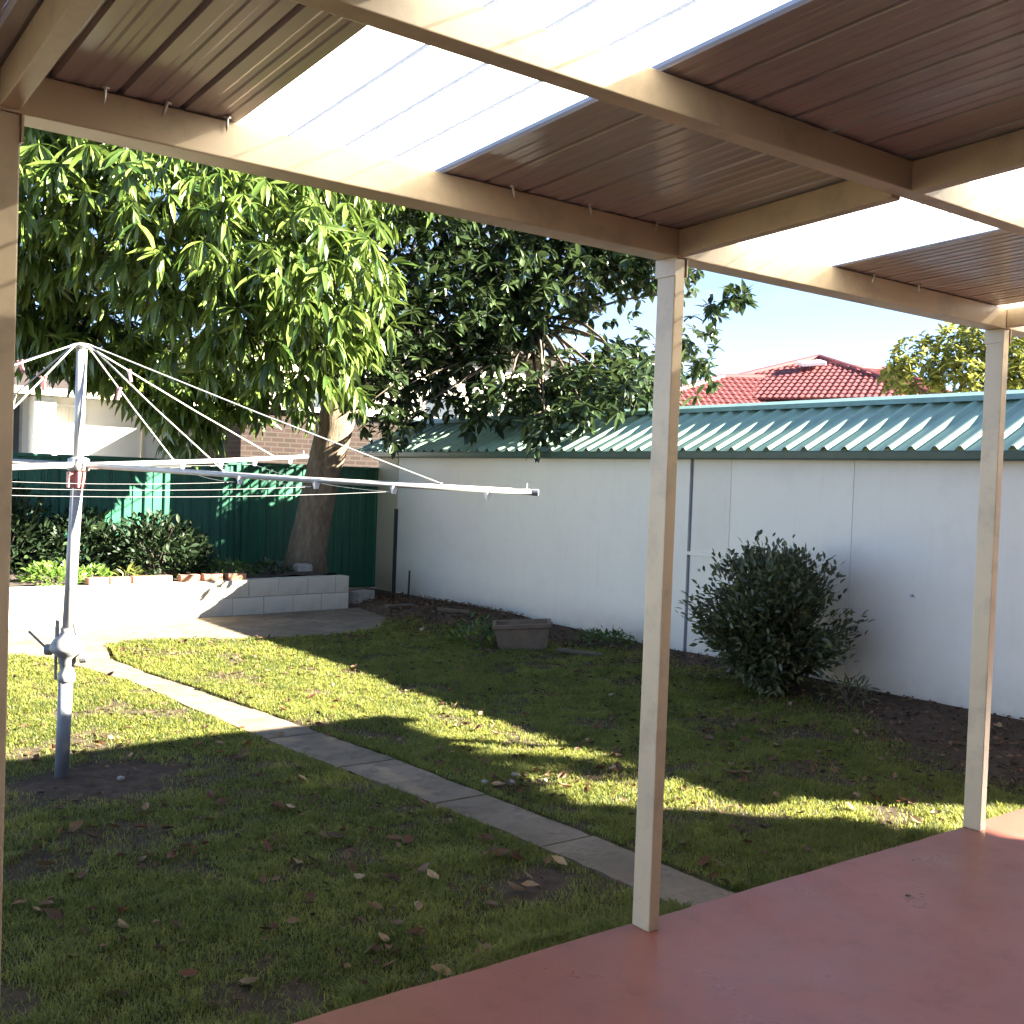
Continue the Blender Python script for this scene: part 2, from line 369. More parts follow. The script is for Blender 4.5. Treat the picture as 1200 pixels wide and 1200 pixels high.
def bare(x, y):
    n = vnoise(x, y, 2.2, 1)*0.6+vnoise(x, y, 6, 2)*0.4
    b = np.zeros_like(x)
    b = np.maximum(b, 1.6-np.hypot((x+1.02)/0.62, (y-3.02)/0.42)+0.7*(n-0.5))            # round the hoist
    b = np.maximum(b, 1.5-np.hypot((x-0.04)/0.36, (y-0.68)/0.22)+0.7*(n-0.5))            # worn patch beside the path
    b = np.maximum(b, 0.8-np.hypot((x+0.75)/0.3, (y-0.75)/0.2)+0.6*(n-0.5))
    edge = np.interp(y, [0, 0.3, 0.9, 2.2, 3.6, 5.0, 6.5, 8, 11], [3.1, 3.25, 3.35, 4.0, 4.4, 4.5, 3.9, 3.4, 3.4])
    b = np.maximum(b, (x-edge)*1.6+0.5+0.9*(n-0.5))                                       # soil strip along the shed
    b = np.maximum(b, 0.8-np.hypot((x-1.0)/0.45, (y-1.9)/0.2)+0.6*(n-0.5))
    b = np.maximum(b, np.clip((vnoise(x, y, 3.3, 5)*0.6+vnoise(x, y, 9, 15)*0.4-0.52)*4.5, 0, 0.85))
    return np.clip(b, 0, 1)
def gh(x, y):
    h = 0.018*(vnoise(x, y, 1.1, 3)-0.5)+0.008*(vnoise(x, y, 4, 4)-0.5)
    pile = np.exp(-(((x-4.25)/0.8)**2+((y-8.2)/1.5)**2))
    h = h+0.13*pile*(0.7+0.6*vnoise(x, y, 5, 6))+0.035*np.exp(-((x-5.1)/0.5)**2)
    d = np.maximum(path_l(y)-x, x-path_r(y)); onpath = (y < 7.3) & (d < 0.03)
    return np.where(onpath, GZ-0.03, GZ+h)
g = MB(); g.poly([(-300, -300, -0.16), (300, -300, -0.16), (300, 300, -0.16), (-300, 300, -0.16)])
tag(g.build('ground', M['outer_ground']), kind='structure')
nx, ny = 330, 400
gx = np.linspace(-8, 5.12, nx); gy = np.linspace(0.075, 11.3, ny); XX, YY = np.meshgrid(gx, gy); X = XX.ravel(); Y = YY.ravel()
ap = in_poly(X, Y, APRON)
Z = np.where(ap, GZ-0.05, gh(X, Y))
idx = np.arange(nx*ny).reshape(ny, nx)
Fg = np.stack([idx[:-1, :-1], idx[:-1, 1:], idx[1:, 1:], idx[1:, :-1]], -1).reshape(-1, 4)
lawn = newobj('lawn', npmesh('lawn', np.stack([X, Y, Z], 1), Fg, M['lawn'], bare(X, Y), 'bare', True)); tag(lawn, kind='structure')

slab = MB(); pts = []
xs = np.linspace(-8, 5.05, 120)
for x in xs: pts.append((x, 0.060+0.022*(vnoise(np.array([x]), np.array([0.0]), 1.5, 8)[0]-0.5)+0.014*(vnoise(np.array([x]), np.array([3.0]), 7, 9)[0]-0.5)))
n0 = 0
for x, y in pts: slab.v += [(x, -4.298, 0.0), (x, y-0.012, 0.0), (x, y, -0.012), (x, y, -0.155)]
for i in range(len(pts)-1):
    a = 4*i; b = a+4
    slab.f += [[a, b, b+1, a+1], [a+1, b+1, b+2, a+2], [a+2, b+2, b+3, a+3]]
tag(slab.build('patio_slab', M['slab']), kind='structure')

# concrete path: slabs laid end to end
pb = MB(); ys = np.linspace(0.08, 7.2, 60)
for y in ys: pb.v += [(path_l(y)+0.01, y, GZ-0.02), (path_r(y)-0.01, y, GZ-0.02)]
for i in range(59): pb.f.append([2*i, 2*i+1, 2*i+3, 2*i+2])
path = tag(pb.build('path', M['soil']), kind='structure')
cuts = [0.078, 1.05, 1.85, 2.7, 3.5, 4.35, 5.2, 6.05, 6.78]
for i in range(len(cuts)-1):
    y0, y1 = cuts[i]+0.006, cuts[i+1]-0.006; sl = MB(); dz = random.uniform(-0.004, 0.006); m = 10
    for k in range(m+1):
        y = y0+(y1-y0)*k/m; wob = 0.016
        a = path_l(y)+wob*(random.random()-0.5); b = path_r(y)+wob*(random.random()-0.5)
        sl.v += [(a, y, GZ-0.06), (a, y, GZ+dz), (b, y, GZ+dz), (b, y, GZ-0.06)]
    for k in range(m):
        q = 4*k; sl.f += [[q, q+1, q+5, q+4], [q+1, q+2, q+6, q+5], [q+2, q+3, q+7, q+6]]
    sl.f += [[3, 2, 1, 0], [4*m, 4*m+1, 4*m+2, 4*m+3]]
    sl.build('path_slab', M['concrete'], path)
am = MB(); am.poly([(x, y, GZ+0.004) for x, y in APRON]); n = len(APRON)
for i in range(n):
    (x0, y0), (x1, y1) = APRON[i], APRON[(i+1) % n]; am.poly([(x0, y0, GZ+0.004), (x0, y0, GZ-0.07), (x1, y1, GZ-0.07), (x1, y1, GZ+0.004)])
apm = am.mesh('apron', M['concrete'])
bm = bmesh.new(); bm.from_mesh(apm); bmesh.ops.triangulate(bm, faces=bm.faces[:]); bm.to_mesh(apm); bm.free()
tag(newobj('concrete_apron', apm), kind='structure')

# ------------------------------------------------------------------ patio cover
BAY = 2.186
pc = empty('patio_cover', (0, 0, 0), 'cream steel patio cover with brown roof sheets and white skylight strips over the red slab', 'patio cover')
def roofz(y): return 2.50-0.045*(y+0.05)
def ring_post(x):
    m = MB(); m.box((x-0.025, -0.044, 0.0), (x+0.025, 0.044, 2.399)); p = m.build('post', M['cream'], pc, bevel=0.004)
    for sx in (-1, 1):
        c = MB(); c.box((x+sx*0.0288-0.0022, -0.05, 2.335), (x+sx*0.0288+0.0022, 0.05, 2.3985)); c.build('bracket', M['cream'], p)
for k in range(-2, 3): ring_post(k*BAY)
m = MB(); m.box((-4.75, -0.05, 2.40), (5.2, 0.05, 2.496)); m.build('front_beam', M['cream'], pc, bevel=0.004)
for yb in (-0.93, -1.83, -2.73, -3.63):
    m = MB(); zt = roofz(yb)-0.004; m.box((-4.75, yb-0.03, zt-0.083), (5.2, yb+0.03, zt)); m.build('beam', M['cream'], pc, bevel=0.003)
for k in range(-2, 3):
    x = k*BAY; ya = [-0.052, -0.899]; segs = [(-0.052, -0.899), (-0.961, -1.799), (-1.861, -2.699), (-2.761, -3.599), (-3.661, -4.24)]
    m = MB()
    for a, b in segs:
        za, zb = roofz(a)-0.006, roofz(b)-0.006; h = 0.088
        m.hexa([(x-0.022, b, zb-h), (x+0.022, b, zb-h), (x+0.022, a, za-h), (x-0.022, a, za-h), (x-0.022, b, zb), (x+0.022, b, zb), (x+0.022, a, za), (x-0.022, a, za)])
    m.build('rafter', M['cream'], pc, bevel=0.003)
SHW = 0.625; PAN = SHW/4
def sheet_profile(w, clear):
    """cross-section (x, dz) of one sheet: flat pans with shallow flutes between trapezoid ribs"""
    out = []; n = int(round(w/PAN))
    for i in range(n):
        x = i*PAN
        rh_ = 0.012 if clear else 0.015
        out += [(x, rh_), (x+0.004, rh_), (x+0.009, 0.0)]
        if not clear:
            for q in (0.055, 0.101): out += [(x+q-0.014, 0.0), (x+q-0.007, 0.0022), (x+q+0.007, 0.0022), (x+q+0.014, 0.0)]
        out += [(x+PAN-0.009, 0.0), (x+PAN-0.004, rh_)]
    out.append((n*PAN-0.0005, rh_)); return out
def roof_sheet(name, x0, w, mat, clear=False):
    me = bpy.data.meshes.get(name+'_mesh%d' % int(w*1000))
    if me is None:
        pr = sheet_profile(w, clear); ys_ = [0.085, -0.5, -1.4, -2.3, -3.2, -4.27]; V = []; Fq = []
        for y in ys_: V += [(x, y, roofz(y)+dz) for x, dz in pr]
        k = len(pr)
        for j in range(len(ys_)-1):
            for i in range(k-1): a = j*k+i; Fq.append([a, a+1, a+1+k, a+k])
        me = bpy.data.meshes.new(name+'_mesh%d' % int(w*1000)); me.from_pydata(V, [], Fq); me.materials.append(mat); me.update()
    return newobj(name, me, pc, (x0, 0, 0))
x = -1.63-SHW*5; i = -5
while x < 4.5:
    clear = (i % 3) == 0
    roof_sheet('skylight_sheet' if clear else 'roof_sheet', x, SHW, M['skylight'] if clear else M['roof_under'], clear); x += SHW; i += 1
roof_sheet('roof_sheet', x, SHW, M['roof_under'])
# roofing screws whose tips poke through beside the beams
sc = MB(); sc.lathe([(0.009, 0.0), (0.009, -0.003), (0.0035, -0.0031), (0.0035, -0.02), (0.0008, -0.032)], sides=8)
scm = sc.mesh('screw', M['zinc'])
for x, y in ((-1.98, -0.066), (-1.83, -0.068), (-1.675, -0.066), (-0.76, -0.066), (-0.45, -0.068), (-0.14, -0.066), (0.48, -1.5), (0.53, -1.35), (0.80, -1.28), (1.1, -0.066), (1.42, -0.066)):
    o = newobj('screw', scm, pc, (x, y, roofz(y)+0.0005)); o.rotation_euler = (random.uniform(-.25, .25), random.uniform(-.25, .25), 0); o.scale = (1.2, 1.2, 1.2)

# ------------------------------------------------------------------ the house the patio is built against (behind the camera; height and extent shaped for its shadow)
hs = empty('house', (-1, -4.3, 0), 'brick house behind the covered patio with an added storey to shade the lawn', 'house')
def child(mb, name, mat, par, off, **kw):
    mb.v = [(a-off[0], b-off[1], c-off[2]) for a, b, c in mb.v]; return mb.build(name, mat, par, **kw)
HO = (-1, -4.3, 0)
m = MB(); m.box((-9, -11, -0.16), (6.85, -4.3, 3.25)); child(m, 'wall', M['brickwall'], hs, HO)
m = MB(); m.box((-9.2, -11.2, 3.254), (7.42, -4.28, 4.6)); child(m, 'shade_upper_wall', M['white_board'], hs, HO)  # unseen overhanging storey, added to cast shade on the lawn
m = MB(); m.hexa([(-9.4, -11.4, 4.605), (7.6, -11.4, 4.605), (7.6, -4.28, 4.605), (-9.4, -4.28, 4.605), (-5.5, -7.7, 6.0), (4.2, -7.7, 6.0), (4.2, -7.6, 6.0), (-5.5, -7.6, 6.0)]); child(m, 'roof', M['red_tile'], hs, HO)
m = MB(); m.box((-6.0, -4.296, 0.9), (-4.2, -4.27, 2.1)); wf = child(m, 'window', M['white_trim'], hs, HO)
m = MB(); m.box((-5.93, -4.268, 0.97), (-4.27, -4.262, 2.03)); child(m, 'pane', M['glass'], wf, HO)
m = MB(); m.box((-2.1, -4.296, 0.02), (-1.2, -4.26, 2.08)); dr = child(m, 'door', M['white_trim'], hs, HO)
m = MB(); m.tube([(-1.3, -4.24, 1.0), (-1.42, -4.24, 1.0)], 0.012, 8); child(m, 'handle', M['zinc'], dr, HO)

# ------------------------------------------------------------------ shed along the right boundary
SX = 5.13; SO = (SX, 0, GZ)
sh = empty('garden_shed', SO, 'long white walled shed with ribbed green steel roof along the right side', 'shed')
SY0, SY1 = -1.82, 11.12; RW = 0.88; ZR = 2.47
def wsheet(y0, y1, mat, z0=-0.16, z1=1.92, x=SX, name='wall_sheet'):
    m = MB(); m.box((x, y0+0.0006, z0), (x+0.02, y1-0.0006, z1)); return child(m, name, mat, sh, SO)
m = MB(); m.box((SX+0.0205, SY0+0.02, -0.16), (SX+1.74, SY1-0.02, 1.93)); child(m, 'frame', M['white_wall'], sh, SO)
for a, b in ((-1.82, 0.5), (0.5, 2.88)): wsheet(a, b, M['white_wall'])
for a, b in ((4.97, 7.75), (7.75, 10.5)): wsheet(a, b, M['white_wall'])
wsheet(10.56, 11.12, M['cream_wall'], x=SX+0.01)
m = MB(); m.box((SX-0.03, 10.503, -0.12), (SX+0.012, 10.555, 1.15)); child(m, 'corner_stake', M['gap'], sh, SO)
# wide door
m = MB(); m.box((SX-0.003, 2.8815, -0.11), (SX+0.016, 4.2602, 1.915)); dl = child(m, 'door', M['white_wall'], sh, SO)
m = MB(); m.box((SX-0.006, 4.262, -0.11), (SX+0.014, 4.757, 1.915)); dp = child(m, 'door', M['door'], sh, SO)
m = MB(); m.box((SX+0.004, 4.76, -0.12), (SX+0.02, 4.785, 1.92)); child(m, 'door_gap_shade', M['blue_gap'], sh, SO)  # dark strip painted for the shade in the gap beside the door
m = MB(); m.box((SX-0.022, 4.79, -0.12), (SX+0.018, 4.965, 1.915)); child(m, 'door_frame', M['white_wall'], sh, SO, bevel=0.004)
m = MB(); m.box((SX-0.02, 4.44, 0.93), (SX-0.0065, 4.80, 0.965)); child(m, 'bolt_bar', M['white_wall'], dp, SO)
m = MB(); m.tube([(SX-0.02, 4.63, 0.79), (SX-0.0065, 4.63, 0.79)], 0.014, 10); child(m, 'lock', M['grey_trim'], dp, SO)
m = MB(); m.box((SX-0.07, 3.6, -0.12), (SX-0.008, 5.0, -0.055)); child(m, 'sill', M['brick'], sh, SO)
m = MB(); m.tube([(SX-0.018, 2.27, 0.785), (SX-0.001, 2.27, 0.785)], 0.013, 8); child(m, 'screw_head', M['grey_trim'], sh, SO)
# gutter
m = MB(); prof = [(-0.20, 1.958), (-0.206, 1.95), (-0.198, 1.893), (-0.19, 1.885), (-0.004, 1.885), (-0.004, 1.93), (-0.01, 1.93), (-0.01, 1.892), (-0.188, 1.892), (-0.193, 1.897)]
for y in (SY0-0.05, SY1+0.1): m.v += [(SX+a, y, z) for a, z in prof]
k = len(prof)
for i in range(k): m.f.append([i, (i+1) % k, k+(i+1) % k, k+i])
m.f += [list(range(k))[::-1], list(range(k, 2*k))]
child(m, 'gutter', M['green_gutter'], sh, SO)
# ribbed roof sheets
def shed_sheet(front):
    m = MB(); RB = 0.21; pr = []
    for i in range(4):
        y = i*RB; pr += [(y, 0.0), (y+0.075, 0.0), (y+0.11, 0.036), (y+0.135, 0.036), (y+0.165, 0.0)]
    pr.append((4*RB-0.0005, 0.0))
    if front: xs_ = [(-0.165, 1.958), (RW, 2.455)]
    else: xs_ = [(RW, ZR), (1.85, 1.94)]
    for xx, zz in xs_: m.v += [(xx, y, zz-GZ+dz) for y, dz in pr]
    k = len(pr)
    for i in range(k-1): m.f.append([i, i+1, k+i+1, k+i])
    return m.mesh('shed_sheet', M['green_roof'])
for front in (True, False):
    me = shed_sheet(front); y = SY0-0.05
    while y < SY1+0.1: newobj('roof_sheet', me, sh, (0, y, 0)); y += 0.84
m = MB(); cp = [(-0.15, -0.045), (-0.14, 0.002), (0.0, 0.046), (0.14, 0.002), (0.15, -0.045), (0.0, 0.036)]
for y in (SY0-0.06, SY1+0.28): m.v += [(SX+RW+a, y, ZR+b) for a, b in cp]
for i in range(6): m.f.append([i, (i+1) % 6, 6+(i+1) % 6, 6+i])
m.f += [[0, 5, 2, 1], [5, 4, 3, 2], [6, 7, 8, 11], [11, 8, 9, 10]]
child(m, 'ridge_cap', M['ridge'], sh, SO)
for y in (SY0, SY1):
    m = MB(); m.v += [(SX+0.0, y-0.01, 1.93), (SX+1.76, y-0.01, 1.93), (SX+RW, y-0.01, ZR-0.04), (SX, y+0.01, 1.93), (SX+1.76, y+0.01, 1.93), (SX+RW, y+0.01, ZR-0.04)]
    m.f += [[0, 1, 2], [5, 4, 3], [0, 3, 4, 1], [1, 4, 5, 2], [2, 5, 3, 0]]; child(m, 'gable', M['white_wall'], sh, SO)

# ------------------------------------------------------------------ white block retaining wall and bed
WA = math.atan(0.1)
rw = empty('retaining_wall', (-0.3, 8.88, GZ), 'low white painted block wall at the back of the lawn', 'wall'); rw.rotation_euler = (0, 0, WA)
bl = MB(); bl.box((0.0035, 0, 0.0), (0.3965, 0.19, 0.204)); blm = bl.mesh('block', M['block'], bevel=0.006)
hb = MB(); hb.box((0.0035, 0, 0.0), (0.1965, 0.19, 0.204)); hbm = hb.mesh('half_block', M['block'], bevel=0.006)
xe = 4.05
for c in range(2):
    z = 0.0+c*0.211; xx = xe
    if c == 1: newobj('block', hbm, rw, (xx-0.2, 0.0, z)); xx -= 0.2
    while xx > -6.0:
        o = newobj('block', blm, rw, (xx-0.4, random.uniform(-0.004, 0.004), z+random.uniform(-0.002, 0.002))); o.rotation_euler = (0, 0, random.uniform(-.006, .006)); xx -= 0.4
m = MB(); m.box((-6.0, 0.008, 0.002), (xe-0.006, 0.18, 0.405)); m.build('mortar', M['mortar'], rw)
BZ = 0.33
gxs = np.linspace(-7, 3.75, 90); gys = np.linspace(8.75, 11.25, 40); XX, YY = np.meshgrid(gxs, gys); x_ = XX.ravel(); y_ = np.maximum(YY.ravel(), 8.88+0.1*(x_+0.3)+0.17)
z_ = BZ-0.02+0.05*vnoise(x_, y_, 4, 12)+0.02*vnoise(x_, y_, 14, 13)
z_ = np.where(x_ > 3.70, GZ, z_)
idx = np.arange(90*40).reshape(40, 90); Fb = np.stack([idx[:-1, :-1], idx[:-1, 1:], idx[1:, 1:], idx[1:, :-1]], -1).reshape(-1, 4)
tag(newobj('garden_bed', npmesh('bed', np.stack([x_, y_, z_], 1), Fb, M['soil'], smooth=True)), kind='structure')
br = MB(); br.box((-0.112, -0.052, 0), (0.112, 0.052, 0.072)); brm = br.mesh('brick', M['brick'], bevel=0.005)
bx = [0.58, 0.82, 1.07, 1.29, 1.62, 1.9, 2.2]
for i, x in enumerate(bx):
    yb = 8.88+0.1*(x+0.3)+0.09
    o = newobj('brick', brm, None, (x, yb, GZ+0.419)); o.rotation_euler = (0, 0, WA+random.uniform(-.08, .08))
    if i < 4: tag(o, ['half hidden orange brick at the left end of the bricks on the white wall', 'second orange brick from the left on top of the white wall', 'third orange brick from the left on top of the white wall', 'last sunlit orange brick on top of the white wall'][i], 'brick', 'orange bricks along the top of the white block wall')
    else: tag(o, 'orange brick lying in tree shade on top of the white wall', 'brick', 'shaded bricks along the top of the white block wall')

# ------------------------------------------------------------------ green steel fence
fn = empty('fence', (0, 11.15, 0), 'green ribbed steel fence behind the garden bed', 'fence')
FZ0, FZ1 = 0.0, 1.72; bay = 2.36
sm = MB(); pr = []
for i in range(3):
    x = i*0.2585; pr += [(x, 0.0), (x+0.04, 0.0), (x+0.055, -0.028), (x+0.115, -0.028), (x+0.13, 0.0), (x+0.16, 0.0), (x+0.168, -0.012), (x+0.195, -0.012), (x+0.203, 0.0)]
pr.append((0.7755, 0.0))
for z in (FZ0+0.0, FZ1-0.01): sm.v += [(x, y, z) for x, y in pr]
k = len(pr)
for i in range(k-1): sm.f.append([i, i+1, k+i+1, k+i])
smm = sm.mesh('fence_sheet', M['fence'])
xr = 5.34
for b in range(5):
    x0 = xr-bay*(b+1)
    for s in range(3): newobj('fence_sheet', smm, fn, (x0+0.02+s*0.775, 0, 0))
    m = MB(); m.box((x0-0.03, -0.035, -0.2), (x0+0.03, 0.035, FZ1+0.0)); m.build('post', M['fence_post'], fn, bevel=0.004)
    for z in (FZ0-0.03, FZ1-0.03):
        m = MB(); m.box((x0+0.034, -0.04, z), (x0+bay-0.034, 0.03, z+0.045)); m.build('rail', M['fence_post'], fn, bevel=0.004)

# ------------------------------------------------------------------ rotary clothes hoist
PX, PY = -1.185, 3.262
ch = empty('clothes_hoist', (PX, PY, GZ), 'grey rotary clothes hoist with four long silver arms standing in the lawn', 'clothes hoist')
HO2 = (PX, PY, GZ)
m = MB(); m.tube([(PX-0.015, PY, GZ-0.05), (PX-0.004, PY, 0.45)], 0.037, 16); child(m, 'lower_post', M['galv_dark'], ch, HO2, smooth=True)
m = MB(); m.lathe([(0.042, 0.43), (0.046, 0.44), (0.046, 0.475), (0.036, 0.485), (0.036, 0.52), (0.045, 0.535), (0.045, 0.56), (0.06, 0.575), (0.088, 0.60), (0.092, 0.612), (0.088, 0.63), (0.07, 0.66), (0.045, 0.68), (0.036, 0.70), (0.036, 0.72)], (PX, PY, 0), 24)
gear = child(m, 'gear_housing', M['cast'], ch, HO2, smooth=True)
def pr2(p, s=0): return p
right = Vector((0.8, -0.6, 0))
m = MB(); c = Vector((PX, PY, 0)); a = c-right*0.085+Vector((0, 0, 0.60)); m.tube([a, a-right*0.03], 0.03, 12); m.tube([a-right*0.02, a-right*0.125+Vector((0, 0, 0.095))], 0.007, 8); child(m, 'crank_handle', M['galv_dark'], gear, HO2)
m = MB(); a = c+right*0.075+Vector((0, 0, 0.565)); m.tube([a, a+right*0.035-Vector((0, 0, 0.0))], [0.032, 0.026], 12); child(m, 'gear_cap', M['cast'], gear, HO2)
m = MB(); m.tube([c-right*0.06+Vector((0, 0, 0.44)), c-right*0.062+Vector((0, 0, 0.58))], 0.008, 8); child(m, 'latch_rod', M['cast'], gear, HO2)
m = MB(); a = c-right*0.058; m.tube([a+Vector((0, 0, 0.63)), a+Vector((0, 0, 0.76))], 0.011, 8); child(m, 'stop_lug', M['galv'], gear, HO2); m = MB(); a = c+right*0.05; m.tube([a+Vector((0, 0, 0.65)), a+Vector((0, 0, 0.75))], 0.008, 8); child(m, 'stop_lug', M['galv'], gear, HO2)
TX, TY = -1.143, 3.283
m = MB(); m.tube([(PX, PY, 0.69), (-1.152, 3.272, 1.55)], 0.031, 16); child(m, 'upper_post', M['galv'], ch, HO2, smooth=True)
m = MB(); m.tube([(-1.152, 3.272, 1.52), (TX, TY, 2.235)], 0.027, 16); m.lathe([(0.034, 2.225), (0.05, 2.235), (0.05, 2.247), (0.02, 2.253)], (TX, TY, 0), 16); child(m, 'mast', M['arm'], ch, HO2, smooth=True)
HUB = Vector((-1.149, 3.27, 1.598))
m = MB(); m.lathe([(0.04, 1.565), (0.055, 1.57), (0.055, 1.63), (0.035, 1.64)], (HUB.x, HUB.y, 0), 20); child(m, 'hub', M['arm'], ch, HO2, smooth=True)
m = MB()
for s in (-1, 1):
    a = HUB+right*0.026*s+Vector((-0.6, -0.8, 0))*0.03; m.box((a.x-0.02, a.y-0.02, 1.475), (a.x+0.02, a.y+0.02, 1.562))
m.tube([(HUB.x-0.002, HUB.y, 1.50), (HUB.x, HUB.y, 1.56)], 0.037, 14)
child(m, 'collar', M['pinkred'], ch, HO2, bevel=0.003)
arms = []
for ang, L, zt in ((-46, 2.49, 1.543), (36.5, 2.58, 1.730), (134, 2.5, 1.66), (216.5, 2.55, 1.475)):
    d = Vector((math.cos(R(ang)), math.sin(R(ang)), 0)); tip = Vector((HUB.x, HUB.y, 0))+d*L; tip.z = zt
    arms.append((d, L, tip)); st = HUB+d*0.04
    mid = st.lerp(tip, 0.5)-Vector((0, 0, 0.006))
    m = MB(); m.tube([st, mid, tip], 0.0155, 10); ao = child(m, 'arm', M['arm'], ch, HO2, smooth=True)
    m = MB(); m.tube([tip-d*0.02, tip+d*0.012], 0.018, 10); m.tube([tip-d*0.05, tip-d*0.05+Vector((0, 0, 0.045))], 0.006, 6); child(m, 'end_cap', M['galv_dark'], ao, HO2)
    for t in (0.36, 0.53, 0.7, 0.9):
        p = st.lerp(tip, t); m = MB(); m.hexa([tuple(p+Vector(q)) for q in ((-.009, -.009, -.05), (.009, -.009, -.05), (.009, .009, -.05), (-.009, .009, -.05), (-.016, -.016, -.012), (.016, -.016, -.012), (.016, .016, -.012), (-.016, .016, -.012))]); child(m, 'line_bracket', M['white_trim'], ao, HO2)
    top = Vector((TX, TY, 2.244))+d*0.045
    for t in (0.32, 0.80):
        e = st.lerp(tip, t)+Vector((0, 0, 0.016)); m = MB(); m.tube([top, top.lerp(e, .5)-Vector((0, 0, 0.008)), e], 0.0042, 6); m.tube([e-Vector((0, 0, .008)), e+Vector((0, 0, .005))], 0.007, 8); child(m, 'stay', M['arm'], ch, HO2)
for t in (0.36, 0.53, 0.7):
    for i in range(4):
        (d0, L0, t0), (d1, L1, t1) = arms[[0, 1, 2, 3][i]], arms[[1, 2, 3, 0][i]]
        a = HUB.lerp(t0, t)-Vector((0, 0, 0.04)); b = HUB.lerp(t1, t)-Vector((0, 0, 0.04)); P = []
        for q in range(9):
            s = q/8; p = a.lerp(b, s); p.z -= 0.05*t*4*s*(1-s); P.append(p)
        m = MB(); m.tube(P, 0.0012, 5); child(m, 'line_wire', M['wire'], ch, HO2)
pegm = {}
for nm, mt in (('pink', M['pinkred']), ('cream', M['pegcream'])):
    m = MB(); oc = [(-.008, -.055), (.008, -.055), (.008, -.03), (.007, -.012), (.016, .02), (.009, .022), (.002, 0.0), (-.002, 0.0), (-.009, .022), (-.016, .02), (-.007, -.012), (-.008, -.03)]
    k = len(oc); m.v = [(-0.006, y, z) for y, z in oc]+[(0.006, y, z) for y, z in oc]
    for i in range(k): m.f.append([i, (i+1) % k, k+(i+1) % k, k+i])
    m.f += [list(range(k))[::-1], list(range(k, 2*k))]
    pegm[nm] = m.mesh('clothes_peg', mt)
top = Vector((TX, TY, 2.244))
for ai, st_t, fr, nm, lab in ((2, 0.80, 0.16, 'pink', 'faded red clothes peg hanging high on the left stay of the hoist'), (3, 0.32, 0.30, 'pink', 'faded red clothes peg clipped lower on the left stay beside the mast'), (3, 0.32, 0.72, 'cream', 'cream clothes peg hanging low at the left of the mast'), (1, 0.80, 0.18, 'pink', 'faded red clothes peg clipped on a stay right of the mast'), (2, 0.32, 0.45, 'cream', 'cream clothes peg hanging from the stay just left of the mast'), (1, 0.32, 0.34, 'pink', 'faded red clothes peg on the steep stay right of the mast')):
    d, L, tip = arms[ai]; a = top+d*0.045; e = (HUB+d*0.04).lerp(tip, st_t); p = a.lerp(e, fr)
    o = newobj('clothes_peg', pegm[nm], None, p-Vector((0, 0, 0.012))); o.scale = (1.1, 1.1, 0.95); o.rotation_euler = (random.uniform(-.3, .3), random.uniform(-.2, .2), random.uniform(0, 3)); tag(o, lab, 'clothes peg', 'clothes pegs on the hoist')

# ------------------------------------------------------------------ trees and plants
def whorl_leaves(blobs, per_area, n_leaf, size, seed, droop=0.55, inner=0.25, spread=(0.9, 1.5), jitter=0.25, cut=None):
    r = np.random.default_rng(seed); Ps = []; Ds = []; Sz = []; Ax = []
    for bx_, by_, bz_, br_ in blobs:
        n = max(12, int(per_area*4*math.pi*br_**2)); dr = unit(r.normal(size=(n, 3)))
        rad = br_*np.where(r.random(n) < inner, r.uniform(0.3, 0.85, n), r.uniform(0.8, 1.15, n))
        c = np.array([bx_, by_, bz_])+dr*rad[:, None]*np.array([1, 1, 0.85])+r.normal(size=(n, 3))*jitter*br_*0.3
        ax = unit(dr+np.array([0, 0, 0.35])+r.normal(size=(n, 3))*0.3)
        for j in range(n_leaf):
            ph = r.uniform(0, 2*math.pi, n); th = r.uniform(*spread, n)
            u = unit(np.cross(ax, np.array([0.31, 0.2, 0.93]))); v = np.cross(ax, u)
            d = ax*np.cos(th)[:, None]+(u*np.cos(ph)[:, None]+v*np.sin(ph)[:, None])*np.sin(th)[:, None]
            d[:, 2] -= droop*r.uniform(0.6, 1.4, n); d = unit(d)
            Ps.append(c+d*0.01); Ds.append(d); Sz.append(size*r.uniform(0.42, 1.15, n)); Ax.append(ax)
    P = np.concatenate(Ps); D = np.concatenate(Ds); Z = np.concatenate(Sz)
    if cut is not None:
        k = cut(P); P, D, Z = P[k], D[k], Z[k]
    Mx = leaf_frames(D, r.normal(size=len(P))*0.5); tint = np.clip(r.normal(0.5, 0.25, len(P)), 0, 1)
    return P, Mx, Z, tint
fwd = np.array(CF); rgt = np.array(CR); upc = np.array(CU); cpos = np.array(CAM)
def in_frame(P, margin=40):
    d = P-cpos; z = d@fwd; px = 600+1255.4*(d@rgt)/z; py = 600-1255.4*(d@upc)/z
    return (px > 25) & (px < 1200-margin) & (py > 190) & (py < 1160), z
def plant_leaves(name_root, parent, base, data, tmpl, mat, mat_o, partname, npart):
    """most visible leaves as single parts, the rest joined"""
    P, Mx, Z, tint = data; base = np.array(base)
    ok, dep = in_frame(P); order = np.argsort(np.where(ok, dep, 1e9)); pick = order[:npart] if npart else []
    rest = np.ones(len(P), bool); rest[pick] = False
    o = newobj('foliage', leaves_mesh(name_root+'_foliage', P[rest]-base, Mx[rest], Z[rest], tmpl, mat, tint[rest]), parent); o['kind'] = 'stuff'
    if npart:
        V, Fq = tmpl; me = bpy.data.meshes.new(partname); me.from_pydata([tuple(v) for v in V], [], [tuple(int(i) for i in f) for f in Fq]); me.materials.append(mat_o); me.update()
        for i in pick:
            q = newobj(partname, me, parent); mm = Matrix(Mx[i].tolist()).to_4x4()
            q.matrix_local = Matrix.Translation(Vector((P[i]-base).tolist())) @ mm @ Matrix.Scale(float(Z[i]), 4)
